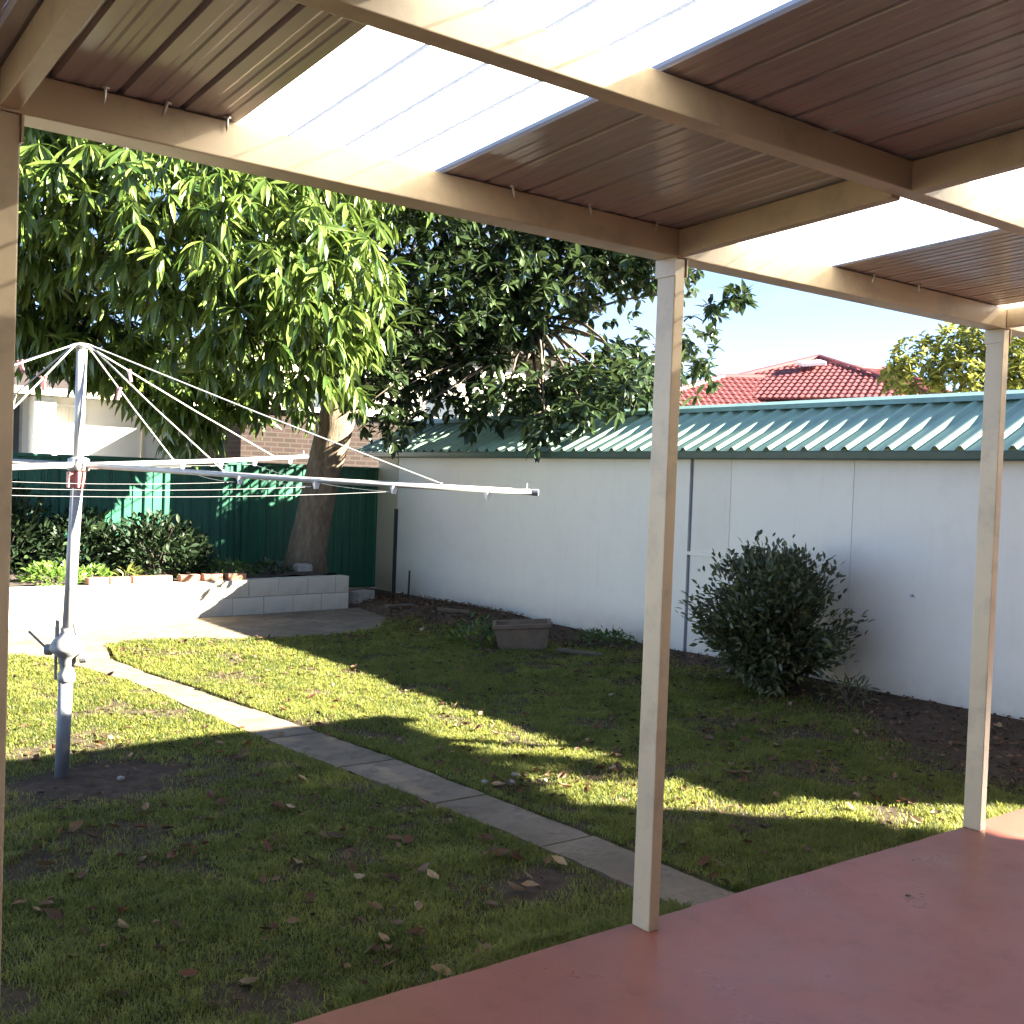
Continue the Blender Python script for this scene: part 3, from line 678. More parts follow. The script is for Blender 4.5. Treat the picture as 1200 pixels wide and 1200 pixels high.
def limb(m, a, b, r0, r1, bend=0.15, seed=0, sides=8, n=6):
    rr = random.Random(seed); a = Vector(a); b = Vector(b); L = (b-a).length; P = []
    off = Vector((rr.uniform(-1, 1), rr.uniform(-1, 1), rr.uniform(-0.3, 1)))*bend*L
    for i in range(n+1):
        t = i/n; P.append(a.lerp(b, t)+off*4*t*(1-t)*0.5+Vector((rr.uniform(-1, 1), rr.uniform(-1, 1), 0))*r0*0.15*(0 < i < n))
    m.tube(P, [r0+(r1-r0)*i/n for i in range(n+1)], sides); return P

MANGO = [(0.07,10.00,4.64,0.90),(0.66,9.18,4.50,0.90),(1.32,8.42,4.21,0.90),(1.98,7.93,3.97,0.85),(2.54,7.75,3.67,0.65),(1.59,8.57,3.32,0.65),(2.35,8.25,3.19,0.65),(2.89,8.08,3.00,0.40),(0.80,10.11,5.68,1.10),(1.90,9.54,5.59,1.10),(2.62,8.74,5.17,0.90),(2.96,8.08,4.25,0.50),(0.53,11.13,4.03,0.60),(1.11,10.68,3.64,0.70),(1.70,10.21,2.84,0.60),(1.98,10.36,2.24,0.40),(2.37,9.96,2.47,0.35),(1.35,10.74,3.05,0.45),(2.97,8.64,2.66,0.35),(1.30,10.91,6.94,1.30),(2.90,10.20,6.73,1.30),(-0.10,11.04,5.80,1.20),(3.96,9.38,5.70,1.00),(-0.60,11.11,4.44,0.90),(0.55,11.3,3.35,0.40),(1.0,11.0,3.05,0.40),(1.6,10.9,2.75,0.45),(2.05,10.6,2.7,0.35),(0.2,11.3,3.6,0.4),(0.55,11.58,3.19,0.35),(1.03,11.23,3.05,0.35),(1.50,10.87,2.92,0.40),(1.97,10.51,2.62,0.40),(2.54,9.59,2.67,0.35),(2.32,10.00,2.78,0.40),(2.79,9.41,2.78,0.30),(0.78,11.30,3.56,0.40),(0.41,11.81,2.93,0.25)]
DARK = [(4.70,9.92,4.71,1.10),(5.53,9.28,4.40,1.10),(6.46,8.96,4.26,0.80),(5.07,9.35,3.32,0.80),(5.92,8.96,3.27,0.60),(4.55,9.34,2.83,0.50),(6.46,8.18,3.26,0.60),(6.02,7.61,2.72,0.40),(6.49,7.26,2.72,0.33),(6.38,9.30,5.12,1.00),(7.16,8.71,4.68,0.60),(7.24,8.01,4.60,0.40),(7.54,7.40,4.16,0.40),(7.71,7.03,4.14,0.25),(8.01,6.81,4.15,0.12),(7.69,7.28,3.60,0.25),(7.71,7.12,3.20,0.12),(4.13,9.42,3.45,0.50),(5.04,8.46,2.45,0.20),(4.16,8.86,2.30,0.25),(6.49,9.51,6.26,1.10),(5.52,10.22,5.97,1.20),(7.34,8.60,5.41,0.70),(5.72,7.85,2.62,0.30),(6.1,7.3,2.78,0.3),(6.55,6.95,2.8,0.25),(6.75,7.6,3.15,0.4),(5.4,8.3,2.75,0.35),(6.3,7.9,3.0,0.45),(7.0,7.1,3.0,0.25),(4.98,7.0,2.28,0.22),(5.25,6.55,2.35,0.25),(5.6,6.2,2.5,0.28),(5.45,7.1,2.65,0.3),(5.2,7.6,2.55,0.3),(5.9,6.6,2.85,0.3),(3.76,8.92,2.53,0.35),(4.02,8.98,2.87,0.40),(7.3,8.3,4.9,0.45),(7.5,7.6,4.55,0.35),(7.1,8.9,5.0,0.4),(4.8,10.5,3.0,0.6),(5.4,10.2,2.95,0.6),(6.0,9.9,2.95,0.5),(4.6,10.2,3.7,0.6),(5.9,9.6,3.7,0.6),(7.82,7.72,4.87,0.50)]
RT = [(15.33,8.83,4.10,0.55),(15.83,8.46,4.36,0.50),(16.35,8.08,4.31,0.70),(16.98,7.61,4.33,0.80),(14.90,8.90,3.83,0.40),(15.50,8.07,3.76,0.50),(17.37,7.31,4.11,0.80),(16.32,7.71,3.73,0.60)]
LONG = leaf_template(0.21, 0.28, 0.35)
OVAL = leaf_template(0.40, 0.12, 0.3, ((0.0, 0.1), (0.28, 0.85), (0.65, 0.95), (1.0, 0.06)))

TOSUN = -np.array(SUN_TRAVEL)
def sungap(P):
    """openings in the crowns through which the sun reaches the trunk and the fence"""
    keep = np.ones(len(P), bool)
    for q, rad in (((3.80, 9.85, 2.2), 0.30), ((3.72, 9.9, 1.8), 0.22), ((1.85, 11.1, 1.2), 0.36), ((2.0, 11.1, 1.5), 0.3), ((3.8, 11.1, 1.6), 0.34), ((2.95, 11.1, 1.5), 0.34)):
        v = P-np.array(q); a = v@TOSUN; d = np.linalg.norm(v-a[:, None]*TOSUN, axis=1); keep &= ~((a > 0.1) & (d < rad))
    return keep
TB = (3.52, 10.15, 0.3)
tr = empty('mango_tree', TB, 'big leafy tree with long drooping sunlit leaves behind the white block wall', 'tree')
m = MB()
trunk = [(3.52, 10.15, 0.15), (3.54, 10.12, 0.6), (3.60, 10.05, 1.1), (3.68, 9.97, 1.7), (3.78, 9.92, 2.2), (3.86, 9.86, 2.65)]
m.tube([Vector(p)-Vector(TB) for p in trunk], [0.33, 0.26, 0.235, 0.23, 0.24, 0.25], 14)
child(m, 'trunk', M['bark'], tr, (0, 0, 0), smooth=True)
m = MB(); T0 = Vector((3.86, 9.86, 2.55))
for i, (e, r0) in enumerate((((2.6, 9.4, 4.6), 0.15), ((3.6, 9.6, 5.6), 0.15), ((1.5, 9.8, 4.4), 0.11), ((2.4, 8.3, 3.9), 0.09), ((4.4, 9.6, 4.2), 0.12))):
    P = limb(m, T0-Vector(TB), Vector(e)-Vector(TB), r0, r0*0.35, 0.12, i)
    for j in range(5):
        k = MANGO[(i*5+j) % len(MANGO)]; limb(m, P[3+j % 3], Vector(k[:3])-Vector(TB), r0*0.35, 0.012, 0.1, 30+i*7+j, 6, 5)
m.build('branch', M['twig'], tr, smooth=True)
plant_leaves('mango', tr, TB, whorl_leaves(MANGO, 13, 12, 0.31, 1, droop=0.95, jitter=0.45, cut=lambda P: sungap(P)), LONG, M['mango_leaf'], M['mango_leaf_o'], 'leaf', 300)

DB = (7.7, 10.4, GZ)
td = empty('dark_tree', DB, 'dark broad crowned tree leaning over the far end of the green shed roof', 'tree')
m = MB(); m.tube([Vector(p)-Vector(DB) for p in ((7.7, 10.4, -0.2), (7.65, 10.3, 1.2), (7.3, 10.1, 2.6), (6.9, 9.8, 3.6))], [0.26, 0.2, 0.17, 0.14], 10); m.build('trunk', M['bark'], td, smooth=True)
m = MB()
for i, k in enumerate(DARK):
    if k[0] > 7.0 and i % 4: continue
    limb(m, Vector((6.95, 9.8, 3.3))-Vector(DB)+Vector((0, 0, 0.02*i)), Vector(k[:3])-Vector(DB), 0.035, 0.006, 0.16, 60+i, 6, 6)
m.build('branch', M['twig'], td, smooth=True)
def cut_roof(P):   # nothing pierces the shed roof
    zr = np.interp(P[:, 0], [5.0, 6.01, 6.98], [2.05, 2.62, 2.05]); ins = (P[:, 0] > 4.9) & (P[:, 0] < 7.1) & (P[:, 1] < 11.2)
    return ~(ins & (P[:, 2] < zr+0.03)) & sungap(P)
plant_leaves('dark', td, DB, whorl_leaves(DARK, 24, 9, 0.185, 2, droop=0.5, inner=0.35, jitter=1.3, cut=cut_roof), OVAL, M['dark_leaf'], M['dark_leaf_o'], 'leaf', 300)

RB_ = (16.4, 8.2, -0.1)
t2 = empty('yellow_green_tree', RB_, 'round yellow green tree beyond the shed at the right edge', 'tree')
m = MB(); m.tube([(0, 0, -0.06), (0.05, 0, 1.5), (0, 0.1, 3.4)], [0.2, 0.15, 0.1], 10)
m.build('trunk', M['bark'], t2, smooth=True)
m = MB()
for i, k in enumerate(RT): limb(m, (0, 0.06, 2.6), Vector(k[:3])-Vector(RB_), 0.06, 0.012, 0.1, 90+i, 6, 5)
m.build('branch', M['twig'], t2, smooth=True)
plant_leaves('rt', t2, RB_, whorl_leaves(RT, 34, 7, 0.17, 3, droop=0.2, inner=0.15), OVAL, M['yellow_leaf'], None, 'leaf', 0)

# slim conifer at the shed's near end, unseen, added to shade the lawn
NB = (6.4, -2.42, -0.15)
nc = empty('shade_conifer', NB, 'tall slim dark conifer added out of view at the shed end to shade the lawn', 'tree')
m = MB(); m.tube([(0, 0, -0.02), (0, 0, 1.6), (0.02, 0, 4.0)], [0.06, 0.04, 0.012], 8); m.build('trunk', M['bark'], nc, smooth=True)
plant_leaves('shade_conifer', nc, NB, whorl_leaves([(6.4, -2.42, 0.15+0.22*i, 0.27-0.006*i) for i in range(18)], 70, 8, 0.11, 14, droop=-0.3), OVAL, M['dark_leaf'], None, 'leaf', 0)

# round bush in front of the shed
BB = (4.38, 3.08, GZ)
bu = empty('bush', BB, 'round dark green bush growing against the white shed wall', 'bush')
m = MB(); rr = random.Random(5); tips = []
for i in range(64):
    a = rr.uniform(0, 2*math.pi); el = rr.uniform(0.12, 1.0); Rr = rr.uniform(0.46, 0.74)*(1.12 if i % 9 == 0 else 1)
    e = Vector((math.cos(a)*Rr*math.cos(el*1.35), math.sin(a)*Rr*math.cos(el*1.35), 0.18+0.98*math.sin(el*1.45)*rr.uniform(0.82, 1.0)))
    P = limb(m, (rr.uniform(-.1, .1), rr.uniform(-.1, .1), -0.04), e, 0.013, 0.003, 0.12, 200+i, 5, 5); tips += [(p, e) for p in P[2:]]
m.build('stem', M['twig'], bu)
r_ = np.random.default_rng(11); n = 14000
base_i = r_.integers(0, len(tips), n); cen = np.array([list(tips[i][0]) for i in base_i])+r_.normal(size=(n, 3))*np.array([0.07, 0.07, 0.06])
cen[:, 2] = np.maximum(cen[:, 2], 0.05); outw = unit(cen-np.array([0, 0, 0.35])); D = unit(outw+r_.normal(size=(n, 3))*0.6+np.array([0, 0, 0.3]))
rad = np.hypot(cen[:, 0], cen[:, 1]); keep = (rad < 0.84) & (cen[:, 0]+BB[0] < SX-0.03)
cen, D = cen[keep], D[keep]; n = len(cen)
o = newobj('foliage', leaves_mesh('bush_leaves', cen, leaf_frames(D, r_.normal(size=n)*0.7), r_.uniform(0.04, 0.08, n), leaf_template(0.45, 0.15, 0.3), M['bush_leaf'], np.clip(r_.normal(0.4, 0.28, n), 0, 1)), bu); o['kind'] = 'stuff'

# plants in the bed
def leafy_plant(name, base, r, h, n, size, mat, label, cat, seed, tmpl=OVAL, flat=False):
    e = empty(name, base, label, cat); r_ = np.random.default_rng(seed)
    m = MB()
    for i in range(max(4, n//160)):
        a = r_.uniform(0, 6.28); q = r_.uniform(0.3, 0.8)*r; limb(m, (0, 0, -0.03), (math.cos(a)*q, math.sin(a)*q, h*r_.uniform(0.5, 0.95)), 0.012, 0.003, 0.15, seed*10+i, 5, 4)
    m.build('stem', M['twig'], e)
    d = unit(r_.normal(size=(n, 3))); d[:, 2] = np.abs(d[:, 2]); rad = r_.uniform(0.35, 1.0, n)**0.6
    c = d*rad[:, None]*np.array([r, r, h*0.95]); c[:, 2] += 0.02
    D = unit(d+r_.normal(size=(n, 3))*0.6+np.array([0, 0, 0.1 if not flat else -0.1]))
    o = newobj('foliage', leaves_mesh(name, c, leaf_frames(D, r_.normal(size=n)*0.6), size*r_.uniform(0.7, 1.2, n), tmpl, mat, np.clip(r_.normal(0.5, 0.25, n), 0, 1)), e); o['kind'] = 'stuff'; return e
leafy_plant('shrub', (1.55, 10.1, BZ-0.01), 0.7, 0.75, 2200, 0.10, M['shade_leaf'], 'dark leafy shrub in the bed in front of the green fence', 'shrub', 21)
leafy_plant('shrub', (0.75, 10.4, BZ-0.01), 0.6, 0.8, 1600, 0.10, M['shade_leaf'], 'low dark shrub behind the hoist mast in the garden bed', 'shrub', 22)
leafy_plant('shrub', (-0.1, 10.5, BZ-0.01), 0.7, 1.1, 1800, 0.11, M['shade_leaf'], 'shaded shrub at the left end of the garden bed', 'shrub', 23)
leafy_plant('ground_plant', (0.20, 9.30, BZ+0.0), 0.34, 0.22, 420, 0.075, M['creeper'], 'bright green broad leaved plant spilling over the white block wall', 'plant', 24)
leafy_plant('ground_plant', (0.62, 9.42, BZ), 0.22, 0.16, 200, 0.07, M['creeper'], 'small bright leafy plant beside the hoist pole on the wall top', 'plant', 25)
leafy_plant('ground_plant', (1.02, 9.45, BZ), 0.13, 0.12, 36, 0.13, M['yellow_leaf'], 'pale strappy plant behind the orange bricks', 'plant', 26, LONG)
leafy_plant('ground_plant', (2.2, 9.5, BZ), 0.35, 0.2, 260, 0.07, M['bed_leaf'], 'low green plant in tree shade on the wall top', 'plant', 27)
leafy_plant('ground_plant', (2.85, 9.75, BZ), 0.3, 0.16, 200, 0.07, M['dark_leaf'], 'low dark plant at the foot of the leaning trunk', 'plant', 28)
m = MB(); m.box((-.1, -.08, 0), (.12, .09, .13)); o = m.build('stone', M['stone'], None, bevel=0.03, loc=(3.3, 9.75, BZ-0.0)); tag(o, 'pale stone resting against the foot of the tree trunk', 'stone')
m = MB(); m.box((-.2, -.095, 0), (.19, .095, .19)); o = m.build('concrete_block', M['stone'], None, bevel=0.008, loc=(4.05, 9.55, GZ+0.0)); o.rotation_euler = (0, 0, 0.5); tag(o, 'grey concrete block lying past the end of the white wall', 'block')

# planter and oddments by the shed
pt = empty('planter', (3.84, 5.78, GZ), 'worn terracotta trough planter by the shed wall', 'planter'); pt.rotation_euler = (R(2), R(-4), R(-37))
m = MB()
def ringrect(hx, hy, z): return [(-hx, -hy, z), (hx, -hy, z), (hx, hy, z), (-hx, hy, z)]
L_ = [ringrect(.235, .12, 0), ringrect(.275, .15, .225), ringrect(.29, .165, .228), ringrect(.295, .17, .27), ringrect(.262, .137, .27), ringrect(.255, .13, .21)]
for q in L_: m.v += q
for i in range(len(L_)-1):
    for k in range(4): m.f.append([4*i+k, 4*i+(k+1) % 4, 4*i+4+(k+1) % 4, 4*i+4+k])
m.f.append([3, 2, 1, 0]); m.build('pot', M['terracotta'], pt, bevel=0.004)
m = MB(); m.poly(ringrect(.256, .131, .212)); m.build('potting_soil', M['soil'], pt)
leafy_plant('weed_clump', (3.55, 6.15, GZ+0.01), 0.3, 0.28, 260, 0.07, M['bed_leaf'], 'low leafy weeds at the left of the terracotta trough', 'weeds', 31)
leafy_plant('weed_clump', (4.55, 2.42, GZ+0.02), 0.22, 0.2, 130, 0.07, M['bush_leaf'], 'thin weeds at the right foot of the round bush', 'weeds', 32, LONG)
leafy_plant('weed_clump', (4.7, 5.5, GZ+0.02), 0.32, 0.16, 260, 0.06, M['bed_leaf'], 'low green weeds along the wall right of the trough', 'weeds', 33)
m = MB(); m.tube([(0, 0, -0.1), (0.01, 0, 0.33)], [0.016, 0.012], 6); o = m.build('garden_stake', M['gap'], None, loc=(4.95, 9.85, 0.0)); tag(o, 'short dark stake standing at the foot of the white shed wall', 'stake')
for i, (x, y, a, L, lab) in enumerate(((3.9, 8.3, 0.3, 0.5, 'grey broken timber offcut lying on the leaf pile'), (4.2, 7.6, -0.7, 0.38, 'short rough timber offcut half buried in the leaf pile'), (4.1, 5.2, -0.9, 0.45, 'dark timber offcut in the grass right of the trough'))):
    m = MB(); m.box((-L/2, -0.035, 0), (L/2, 0.035, 0.03)); zz = float(gh(np.array([x]), np.array([y]))[0]); o = m.build('timber_offcut', M['twig'], None, bevel=0.004, loc=(x, y, zz+0.012)); o.rotation_euler = (0.1, 0.05, a); tag(o, lab, 'timber')

# ------------------------------------------------------------------ neighbours
wh = empty('white_cottage', (3.2, 18, 0), 'white weatherboard cottage beyond the green fence at left', 'house'); WO = (3.2, 18, 0)
m = MB(); m.box((-2.5, 18, -0.16), (5.4, 25, 2.86)); child(m, 'wall', M['white_board'], wh, WO)
m = MB(); m.box((1.80, 17.5, -0.16), (2.16, 17.998, 2.82)); child(m, 'pier', M['white_trim'], wh, WO)
m = MB(); m.hexa([(-2.9, 17.35, 2.93), (5.8, 17.35, 2.93), (5.8, 25.5, 2.93), (-2.9, 25.5, 2.93), (0.5, 20.8, 4.3), (3.0, 20.8, 4.3), (3.0, 21.2, 4.3), (0.5, 21.2, 4.3)]); child(m, 'roof', M['brown_tile'], wh, WO)
m = MB(); m.box((-2.9, 17.33, 2.83), (5.8, 17.36, 2.96)); child(m, 'fascia', M['cream_render'], wh, WO)
m = MB(); m.box((-2.9, 17.37, 2.865), (5.8, 17.99, 2.885)); child(m, 'soffit', M['cream_render'], wh, WO)
m = MB(); m.box((2.2, 17.965, 0.95), (2.75, 17.998, 2.72)); wf = child(m, 'window', M['white_trim'], wh, WO)
for za, zb in ((1.0, 1.86), (1.9, 2.68)):
    m = MB(); m.box((2.24, 17.955, za), (2.71, 17.963, zb)); child(m, 'pane', M['curtain'], wf, WO)
m = MB(); m.box((1.1, 17.965, 0.95), (1.7, 17.998, 2.72)); wf = child(m, 'window', M['grey_trim'], wh, WO)
m = MB(); m.box((1.15, 17.955, 1.0), (1.65, 17.963, 2.66)); child(m, 'pane', M['glass'], wf, WO)
for x in (3.85, 4.5):
    m = MB(); m.box((x-0.02, 17.98, 0), (x+0.02, 17.999, 2.83)); child(m, 'cover_strip', M['cream_render'], wh, WO)

bh = empty('brick_outbuilding', (6.6, 15, 0), 'brown brick outbuilding behind the leaning tree trunk', 'building'); BO = (6.6, 15, 0)
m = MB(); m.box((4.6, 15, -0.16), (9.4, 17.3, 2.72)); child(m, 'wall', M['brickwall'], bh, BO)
m = MB(); m.box((4.45, 14.85, 2.724), (9.55, 17.5, 2.80)); child(m, 'roof', M['grey_trim'], bh, BO)

cb_ = empty('cream_house', (12, 22, 0), 'pale cream rendered house glimpsed through the tree over the shed roof', 'house'); CO = (12, 22, 0)
m = MB(); m.box((7.6, 22, -0.16), (17.5, 28, 5.0)); child(m, 'wall', M['cream_render'], cb_, CO)
m = MB(); m.hexa([(7.2, 21.6, 5.004), (17.9, 21.6, 5.004), (17.9, 28.4, 5.004), (7.2, 28.4, 5.004), (10.5, 24.8, 6.4), (14.5, 24.8, 6.4), (14.5, 25.2, 6.4), (10.5, 25.2, 6.4)]); child(m, 'roof', M['brown_tile'], cb_, CO)
for x in (9.2, 12.6, 15.2):
    m = MB(); m.box((x, 21.96, 2.6), (x+1.2, 21.998, 3.9)); wf = child(m, 'window', M['white_trim'], cb_, CO)
    m = MB(); m.box((x+.07, 21.95, 2.67), (x+1.13, 21.958, 3.83)); child(m, 'pane', M['glass'], wf, CO)

# red tiled house: hipped main roof with two lower wings
RO = Vector((20.398, 15.07, 0))
rh = empty('red_roof_house', RO, 'house with a red tiled hip roof rising beyond the shed', 'house')
f2 = Vector((0.6, 0.8, 0)); r2 = Vector((0.8, -0.6, 0))       # away from and across the yard
def W(r, f, z): return Vector((0, 0, 0))+r2*r+f2*f+Vector((0, 0, z))
roofm = MB()
faces = []
APX = W(0, 0, 5.12)
def hip(c_left, c_front, c_right, c_back, ridge_a, ridge_b):
    """hip roof from four eave corners and a ridge a-b"""
    return [(c_left, c_front, ridge_a) if False else None]
# main pyramid; corner toward camera slightly right of the apex
ang0 = math.radians(-110)
def cor(k, rad=5.0, z=3.62):
    a = ang0+math.pi/2*k; return W(rad*math.cos(a), rad*math.sin(a), z)
cs = [cor(k) for k in range(4)]          # 0 front, 1 right, 2 back, 3 left
cs = [W(1.55, -4.6, 3.75), W(4.6, 1.2, 3.75), W(-1.3, 4.4, 3.75), W(-4.7, -1.4, 3.75)]
main_faces = [(cs[3], cs[0], APX), (cs[0], cs[1], APX), (cs[1], cs[2], APX), (cs[2], cs[3], APX)]
# lower left wing: ridge parallel to the yard boundary, hipped at the left end
wl = [W(-5.2, -3.6, 3.45), W(-1.0, -3.2, 3.45), W(-1.6, -1.0, 4.43), W(-2.72, -1.2, 4.40), W(-5.0, 1.0, 3.45), W(-1.0, 1.5, 3.45)]
wing_faces = [(wl[0], wl[1], wl[2], wl[3]), (wl[4], wl[0], wl[3]), (wl[5], wl[4], wl[3], wl[2])]
wr = [W(0.3, -3.4, 3.7), W(3.0, -3.0, 3.7), W(1.75, -0.6, 4.79), W(0.6, -0.8, 4.79), W(3.3, 1.6, 3.7), W(0.6, 1.6, 3.7)]
wing_faces += [(wr[0], wr[1], wr[2], wr[3]), (wr[1], wr[4], wr[2]), (wr[4], wr[5], wr[3], wr[2])]
for f in main_faces+wing_faces: roofm.poly(f)
roofm.poly(cs[::-1])
ro = roofm.build('roof', M['red_tile'], rh)
tm = MB(); tw, tl = 0.30, 0.33
for s, (y, z) in enumerate(((0.0, 0.035), (tl, 0.012))):
    tm.v += [(-tw/2+0.004, y, z-0.006), (-tw/4, y, z+0.018), (0, y, z-0.004), (tw/4, y, z+0.018), (tw/2-0.004, y, z-0.006)]
tm.v += [(-tw/2+0.004, 0, 0.0), (tw/2-0.004, 0, 0.0)]
for i in range(4): tm.f.append([i, i+1, 6+i, 5+i])
tm.f.append([0, 10, 11, 4, 3, 2, 1])
tmm = tm.mesh('roof_tile', M['red_tile'])
tmm.materials.clear(); tmm.materials.append(M['red_tile'])
spots = []
for f in main_faces[:2]+wing_faces[:2]+wing_faces[3:5]:
    a, b = f[0], f[1]; n = (f[1]-f[0]).cross(f[-1]-f[0]).normalized()
    if n.z < 0: n = -n
    ex = (b-a).normalized(); ey = n.cross(ex)
    pl = [((p-a).dot(ex), (p-a).dot(ey)) for p in f]; xs_ = [p[0] for p in pl]; ys_ = [p[1] for p in pl]
    y = 0.05
    while y < max(ys_)-0.1:
        x = min(xs_)
        while x < max(xs_):
            if in_poly(np.array([x]), np.array([y+0.15]), pl)[0]:
                p = a+ex*x+ey*y+n*0.012; spots.append((p, ex, ey, n))
            x += tw
        y += tl-0.03
vis = []
P = np.array([list(s[0]+RO) for s in spots]); d = P-cpos; z = d@fwd; px = 600+1255.4*(d@rgt)/z; py = 600-1255.4*(d@upc)/z
line = np.interp(px, [790, 1200], [482, 452]); score = np.where((py < line) & (px > 795), 0, 1)*1e3+z
order = np.argsort(score)
rest = MB()
for rank, i in enumerate(order):
    p, ex, ey, n = spots[i]; mm = Matrix(((ex.x, ey.x, n.x, p.x), (ex.y, ey.y, n.y, p.y), (ex.z, ey.z, n.z, p.z), (0, 0, 0, 1)))
    if rank < 300: o = newobj('roof_tile', tmm, ro); o.matrix_local = mm
    else:
        k = len(rest.v); rest.v += [tuple(mm @ Vector(v)) for v in tm.v]; rest.f += [[k+i_ for i_ in q] for q in tm.f]
o = rest.build('roof_tiles', M['red_tile'], ro); o['kind'] = 'stuff'
def ridge(a, b, nm='ridge_tile'):
    m = MB(); m.tube([a+Vector((0, 0, 0.02)), b+Vector((0, 0, 0.02))], 0.09, 8); m.build(nm, M['red_tile'], ro)
for c in cs: ridge(APX, c)
ridge(wl[3], wl[2]); ridge(wl[3], wl[0]); ridge(wl[3], wl[4]); ridge(wr[3], wr[2]); ridge(wr[2], wr[1]); ridge(wr[2], wr[4])
m = MB(); m.box((-0.3, -0.25, 0), (0.3, 0.25, 0.09)); o = m.build('roof_window', M['white_trim'], ro, bevel=0.01); o.location = W(-0.45, -0.95, 4.83); o.rotation_euler = (R(12), R(-6), R(-37))
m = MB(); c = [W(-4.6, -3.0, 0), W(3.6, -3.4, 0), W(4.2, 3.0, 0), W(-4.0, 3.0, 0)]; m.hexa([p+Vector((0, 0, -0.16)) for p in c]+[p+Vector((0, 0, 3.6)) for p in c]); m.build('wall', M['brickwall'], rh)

# ------------------------------------------------------------------ grass blades
def grass_field():
    r_ = np.random.default_rng(3); out = []
    def batch(n, x0, x1, y0, y1, hmin, hmax, wd):
        x = r_.uniform(x0, x1, n); y = r_.uniform(y0, y1, n)
        d = np.stack([x, y, np.full(n, GZ)], 1)-cpos; z = d@fwd; px = 600+1255.4*(d@rgt)/z; py = 600-1255.4*(d@upc)/z
        ok = (z > 0.3) & (px > -120) & (px < 1320) & (py < 1320)
        b = bare(x, y); ok &= r_.random(n) > b*1.02
        clump = vnoise(x, y, 9, 21)*0.6+vnoise(x, y, 25, 22)*0.4; ok &= r_.random(n) < 0.35+1.0*clump
        e = 0.07*(vnoise(x, y, 5, 23)-0.35)+0.03*vnoise(x, y, 22, 27)
        onp = (y < 7.0) & (x > path_l(y)+e) & (x < path_r(y)-e); ok &= ~onp & ~in_poly(x, y, APRON) & (x < 5.08) & (y > 0.072)
        x, y, z, clump = x[ok], y[ok], z[ok], clump[ok]; n = len(x); big = vnoise(x, y, 1.3, 24)
        h = r_.uniform(hmin, hmax, n)*(0.6+0.9*clump*clump+0.35*big); wdt = wd*r_.uniform(0.7, 1.3, n)
        az = r_.uniform(0, 2*math.pi, n); lean = r_.uniform(0.2, 1.1, n)*h; zz = gh(x, y)-0.004
        dx, dy = np.cos(az), np.sin(az); sx, sy = -dy*wdt/2, dx*wdt/2
        v = np.zeros((n, 5, 3))
        v[:, 0] = np.stack([x-sx, y-sy, zz], 1); v[:, 1] = np.stack([x+sx, y+sy, zz], 1)
        mx, my = x+dx*lean*0.35, y+dy*lean*0.35
        v[:, 2] = np.stack([mx+sx*.85, my+sy*.85, zz+h*0.62], 1); v[:, 3] = np.stack([mx-sx*.85, my-sy*.85, zz+h*0.62], 1)
        v[:, 4] = np.stack([x+dx*lean, y+dy*lean, zz+h*0.9], 1)
        dry = vnoise(x, y, 3.1, 25)*0.5+vnoise(x, y, 11, 26)*0.5
        t = np.clip(0.17+0.68*(dry-0.2)+r_.normal(0, 0.16, n)+0.35*(r_.random(n) < 0.08), 0, 1)
        out.append((v, t))
    batch(60000, -2.6, 5.0, 0.05, 0.24, 0.02, 0.06, 0.0042)
    batch(440000, -2.6, 3.2, 0.06, 3.2, 0.012, 0.036, 0.0042)
    batch(320000, -2.4, 5.1, 3.2, 6.2, 0.014, 0.036, 0.0055)
    batch(170000, -2.0, 5.1, 6.2, 9.5, 0.018, 0.04, 0.008)
    batch(84000, 2.6, 5.1, 0.06, 3.2, 0.014, 0.036, 0.005)
    v = np.concatenate([o[0] for o in out]); t = np.concatenate([o[1] for o in out]); n = len(v); b = np.arange(n)*5
    F3 = np.concatenate([np.stack([b, b+1, b+2], 1), np.stack([b, b+2, b+3], 1), np.stack([b+3, b+2, b+4], 1)])
    o = newobj('grass', npmesh('grass', v.reshape(-1, 3), F3, M['grass'], np.repeat(t, 5)))
    tag(o, 'short patchy lawn grass either side of the path', 'grass', kind='stuff'); print('grass blades', n)
grass_field()

# ------------------------------------------------------------------ fallen leaves
def dry_leaf(seed):
    r = random.Random(seed); rows = ((0, .08), (.2, .62), (.45, 1.0), (.72, .75), (1.0, .05)); V = []; Fq = []
    curl = r.uniform(0.3, 1.0); cup = r.uniform(0.4, 1.3); tw = r.uniform(-0.5, 0.5)
    for t, wd in rows:
        hw = 0.30*wd; z = curl*(t-0.5)**2
        for s in (-1, 0, 1):
            a = tw*(t-.5); xx = s*hw*(1+r.uniform(-.3, .3)); zz = z+cup*abs(s)*hw*0.7
            V.append((xx*math.cos(a)-zz*math.sin(a)*0.5, t-0.5, zz*math.cos(a)+xx*math.sin(a)))
    for i in range(len(rows)-1):
        a = 3*i; Fq += [(a, a+1, a+4, a+3), (a+1, a+2, a+5, a+4)]
    return V, Fq
KIND = ('brown', 'rust', 'tan'); LM = {}
for kd in KIND:
    for s in range(4):
        V, Fq = dry_leaf(s*7+len(kd)); me = bpy.data.meshes.new('fallen_leaf'); me.from_pydata(V, [], Fq); me.materials.append(M['leaf_'+kd]); me.update(); LM[kd, s] = me
rr = random.Random(12)
def zone_of(x, y):
    if y < 0.09: return None
    if path_l(y) < x < path_r(y) and y < 7: return 'path'
    if x < path_l(y): return 'left'
    if x > np.interp(y, [0, 0.9, 2.2, 3.6, 5, 6.5, 11], [2.9, 3.1, 3.75, 4.1, 4.2, 3.6, 3.3]): return 'soil'
    return 'right'
